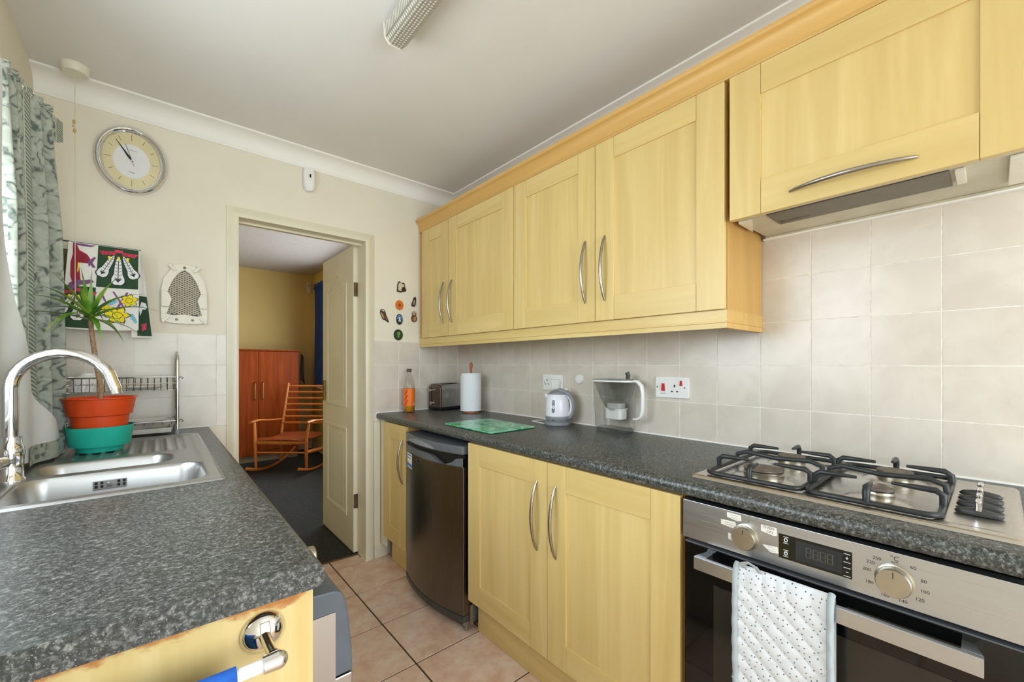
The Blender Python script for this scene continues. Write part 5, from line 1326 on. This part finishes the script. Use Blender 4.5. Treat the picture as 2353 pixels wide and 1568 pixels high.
# kettle
KX, KY = 1.560, 1.462
t = thing('kettle', 'small white kettle with grey handle and lid on its base', 'kettle', (KX, KY, ZW))
add('power_base', lathe([(.064,0),(.067,.004),(.066,.012),(.058,.018),(0,.018)], (KX, KY, ZW+.0005), (0,0,1), 40), M['mid_grey'], t, smooth=45)
bd = add('body', lathe([(.054,.040),(.062,.046),(.0625,.060),(.061,.095),(.056,.130),(.049,.152),(.046,.156)], (KX, KY, ZW), (0,0,1), 44, cap=False), plain('kettle_white', lin(226,226,232), .15, var=.01), t, smooth=50)
add('lower_band', lathe([(.055,.019),(.059,.024),(.0635,.040),(.0635,.046),(.0625,.047)], (KX, KY, ZW), (0,0,1), 44, cap=False), M['mid_grey'], t, smooth=50)
add('lid', lathe([(.0465,.155),(.046,.160),(.034,.170),(.014,.177),(0,.178)], (KX, KY, ZW), (0,0,1), 40), M['mid_grey'], t, smooth=50)
hdv = Vector((.42, -.90, 0)).normalized()
hp = [Vector((KX, KY, ZW))+hdv*r+Vector((0,0,h)) for r, h in ((.010,.176),(.035,.172),(.062,.158),(.080,.132),(.086,.100),(.082,.068),(.072,.046),(.060,.034))]
add('handle', tube(hp, [.014,.015,.015,.0135,.0125,.0125,.013,.012], 14, flat=(1.25, .75)), M['mid_grey'], t, smooth=60)
add('handle_inlay', tube([p-hdv*.010 for p in hp[1:]], .0085, 10), bd.data.materials[0], t, smooth=60)
add('switch', box(KX+hdv.x*.045-.006, KX+hdv.x*.045+.006, KY+hdv.y*.045-.012, KY+hdv.y*.045+.012, ZW+.176, ZW+.186), M['white_pl'], t, bevel=.003)
add('spout', tube([(KX-hdv.x*.040, KY-hdv.y*.040, ZW+.120), (KX-hdv.x*.054, KY-hdv.y*.054, ZW+.140), (KX-hdv.x*.062, KY-hdv.y*.062, ZW+.154)], [.012, .014, .012], 12, flat=(1, .8)), bd.data.materials[0], t, smooth=60)
# water gauge and lettering on the left of the body
ga = math.atan2(-.62, -.78)-.62+.35
def kb(a, h):
    r = .0632-.0072*max(0, (h-.06)/.09)**1.3
    an = ga-a/.062*-1
    return (KX+r*math.cos(an), KY+r*math.sin(an), ZW+h)
g = G()
gpoly = rrect(.008, .033, .0078, 5, 0, 0)
g.add(([kb(a*1.0, .098+b) for a, b in gpoly], [tuple(range(len(gpoly)))]))
add('water_gauge', g, plain('gauge_grey', lin(112,114,120), .2), bd, smooth=80)
add('switch_slot', ([Vector((KX+.0655*math.cos(ga-a/.062*-1), KY+.0655*math.sin(ga-a/.062*-1), ZW+.030+b)) for a, b in ((-.006,-.0018),(.006,-.0018),(.006,.0018),(-.006,.0018))], [(0,1,2,3)]), M['ink'], t)
for b in (-.018, -.004, .012): add('gauge_mark', ([Vector(kb(a, .098+b+h))-Vector((.0006, .0006, 0)) for a, h in ((-.003,-.002),(.003,-.002),(.003,.002),(-.003,.002))], [(0,1,2,3)]), M['dk_grey'], bd)
cable = [(KX-.055, KY+.04, ZW+.006), (1.52, 1.575, ZW+.004), (1.53, 1.62, ZW+.004), (1.60, 1.60, ZW+.004), (1.638, 1.565, ZW+.02), (1.640, 1.546, ZW+.12), (1.632, 1.543, 1.085)]
add('cable', tube([Vector(cable[i]).lerp(Vector(cable[i+1]), k/4) for i in range(len(cable)-1) for k in range(4)], .0028, 8), M['white_pl'], t, smooth=80)

# water filter jug
JX, JY = 1.598, 1.140
t = thing('water_jug', 'clear water filter jug with white handle near the red-switch socket', 'jug', (JX, JY, ZW))
def jsec(w_, h_, r): return rrect(w_, h_, r, 5)
levels = [(.003,.044,.082,.030),(.010,.047,.088,.032),(.10,.0495,.094,.034),(.19,.0515,.099,.036),(.232,.0525,.104,.036)]
v = []; f = []; n = 24
for z_, hx, hy, r in levels:
    for a, b in jsec(hx, hy, r): v.append((JX+a-.0, JY+b, ZW+z_))
for i in range(len(levels)-1):
    for k in range(n): f.append((i*n+k, i*n+(k+1) % n, (i+1)*n+(k+1) % n, (i+1)*n+k))
add('pitcher', (v, f), M['clear_pl'], t, smooth=60)
add('bottom', prism([(JX+a, JY+b) for a, b in jsec(.044, .082, .030)], lambda a, b, d: (a, b, d), ZW+.0005, ZW+.020), M['smoke_pl'], t, bevel=.004)
# inner funnel
fv = []; fl_ = [(.228,.048,.098,.034),(.150,.042,.070,.030),(.098,.030,.036,.026)]
for z_, hx, hy, r in fl_:
    for a, b in jsec(hx, hy, r): fv.append((JX+a, JY+b-.006*(z_ < .2), ZW+z_))
ff = []
for i in range(2):
    for k in range(n): ff.append((i*n+k, i*n+(k+1) % n, (i+1)*n+(k+1) % n, (i+1)*n+k))
add('funnel', (fv, ff), M['smoke_pl'], t, smooth=60)
ct = add('cartridge', G().add(prism([(JX+a, JY-.008+b) for a, b in rrect(.030, .044, .016, 4)], lambda a, b, d: (a, b, d), ZW+.060, ZW+.104)).add(prism([(JX+a, JY-.008+b) for a, b in rrect(.032, .050, .017, 4)], lambda a, b, d: (a, b, d), ZW+.104, ZW+.109)).add(prism([(JX+a, JY-.008+b) for a, b in rrect(.026, .038, .015, 4)], lambda a, b, d: (a, b, d), ZW+.109, ZW+.132)), M['white_pl'], t, bevel=.004)
add('lid', prism([(JX+a, JY+b) for a, b in jsec(.0535, .105, .037)], lambda a, b, d: (a, b, d), ZW+.233, ZW+.243), M['clear_pl'], t, bevel=.002)
add('lid_rim', ringprism([(JX+a, JY+b) for a, b in jsec(.0545, .106, .038)], [(JX+a, JY+b) for a, b in jsec(.051, .1025, .035)], lambda a, b, d: (a, b, d), ZW+.229, ZW+.236), M['white_pl'], t, bevel=.001)
add('fill_flap', tube([(JX, JY-.070, ZW+.243), (JX, JY-.073, ZW+.258), (JX, JY-.066, ZW+.272)], [.008, .009, .008], 10, flat=(1.3, .7)), M['dk_grey'], t, smooth=60)
add('handle', tube([(JX, JY-.100, ZW+.234), (JX, JY-.122, ZW+.232), (JX, JY-.140, ZW+.214), (JX, JY-.146, ZW+.180), (JX, JY-.146, ZW+.110), (JX, JY-.138, ZW+.080), (JX, JY-.118, ZW+.066), (JX, JY-.099, ZW+.066)], [.009,.010,.010,.009,.009,.009,.008,.006], 12, flat=(1.2, .8)), M['white_pl'], t, smooth=60)

# ================================================================== BACK ROOM
t = thing('wardrobe', 'stained pine wardrobe with two long handles in the back room', 'wardrobe', (1.0, 6.1, 0))
add('body', G().add(box(.30, 1.42, 5.98, 6.42, .08, 1.385)), M['pine'], t, bevel=.003)
add('top', box(.28, 1.44, 5.955, 6.42, 1.386, 1.405), M['pine'], t, bevel=.003)
add('plinth', box(.31, 1.41, 6.0, 6.4, 0, .079), plain('plinth_paint', lin(150,130,104), .6), t)
for a, b, hx in ((.305, .958, .918), (.962, 1.405, 1.005)):
    d = add('door', box(a, b, 5.960, 5.979, .085, 1.380), M['pine'], t, bevel=.002)
    add('handle', tube([(hx, 5.958, .78), (hx, 5.935, .79), (hx, 5.935, .985), (hx, 5.958, .995)], .006, 8), M['brass'], d)
tag(add('hanging_coat', G().add(grid(lambda u, v: (1.445+.045*u+.015*v*u, 5.99+.02*math.sin(u*6+v*3)+.03*u, 1.36-.05*u*u-.36*v), 10, 14)), M['dark_cloth'], None, smooth=80, origin=(1.46, 6.0, 1.0)), 'dark garment hanging at the side of the wardrobe', 'garment')
# rocking chair
t = thing('rocking_chair', 'wooden rocking chair with ladder back and brown leather seat', 'rocking chair', (1.045, 5.15, .004), rotz=math.radians(-42.4))
W2 = .285
def P3(*a): return [Vector(p) for p in a]
for sx in (-1, 1):
    rk = []
    for i in range(17):
        y = -.14+.95*i/16-.02; rk.append((sx*W2, y, .016+.16*((y-.26)/.6)**2))
    add('rocker', tube(rk, .014, 8, flat=(.8, 1.2)), M['chairwood'], t, smooth=60, local=True)
    add('front_leg', tube([(sx*W2, 0, .062), (sx*W2*1.0, -.005, .22), (sx*(W2+.005), -.01, .40), (sx*(W2+.025), .01, .57)], [.013, .018, .019, .015], 10), M['chairwood'], t, smooth=60, local=True)
    add('back_post', tube([(sx*W2, .48, .05), (sx*W2*.97, .46, .35), (sx*W2*.95, .50, .55), (sx*W2*.97, .62, .98)], [.014, .018, .018, .014], 10), M['chairwood'], t, smooth=60, local=True)
    add('armrest', tube([(sx*(W2+.028), -.05, .575), (sx*(W2+.03), .08, .582), (sx*(W2+.015), .28, .558), (sx*W2*.95, .49, .545)], [.018, .024, .02, .014], 10, flat=(1.3, .6)), M['chairwood'], t, smooth=60, local=True)
    add('side_stretcher', tube([(sx*W2, 0, .24), (sx*W2, .47, .20)], .010, 8), M['chairwood'], t, smooth=60, local=True)
for i in range(7):
    tt = i/6; z = .50+.44*tt; y = .475+.135*tt
    add('back_slat', tube([(-W2*.95, y, z), (-W2*.4, y+.020, z), (W2*.4, y+.020, z), (W2*.95, y, z)], .011, 8, flat=(.6, 1.2)), M['chairwood'], t, smooth=60, local=True)
add('front_rail', tube([(-W2, -.005, .235), (W2, -.005, .235)], .011, 8), M['chairwood'], t, smooth=60, local=True)
add('seat_rail', tube([(-W2, -.005, .345), (0, -.005, .340), (W2, -.005, .345)], .017, 8, flat=(.7, 1.3)), M['chairwood'], t, smooth=60, local=True)
add('seat', grid(lambda u, v: ((u-.5)*.52, -.02+.50*v, .405-.035*math.sin(PI*v)*.8-.02*v+.012*math.cos((u-.5)*PI)-(.035*(1 if v < .01 else 0))), 14, 14), M['leather'], t, smooth=80, local=True)
sm = t.children[-1].modifiers.new('thick', 'SOLIDIFY'); sm.thickness = .035; sm.offset = 0
# blue curtain, sensor
t = thing('curtain', 'blue curtain hanging by the window in the back room', 'curtain', (1.65, 5.9, .9))
add('cloth', grid(lambda u, v: (1.64+.020*math.sin(u*20+.4*math.sin(v*4)), 5.62+.44*u-.03*math.sin(PI*min(1, v*2))*(u-.5), 2.25-1.35*v), 60, 20), M['navy_curtain'], t, smooth=80)
add('heading', grid(lambda u, v: (1.632+.022*math.sin(u*22), 5.60+.48*u, 2.30-.06*v), 60, 3), M['navy_curtain'], t, smooth=80)
add('rail', box(1.66, 1.675, 4.2, 6.12, 2.268, 2.285), M['white_pl'], t)
pir('alarm_sensor', 'white motion sensor in the corner of the back room', (1.66, 6.42, 2.2), lambda a, b, d: (1.665+a*.8-d*.5, 6.42+a*.5-d*.8, 2.32+b), 1.25)
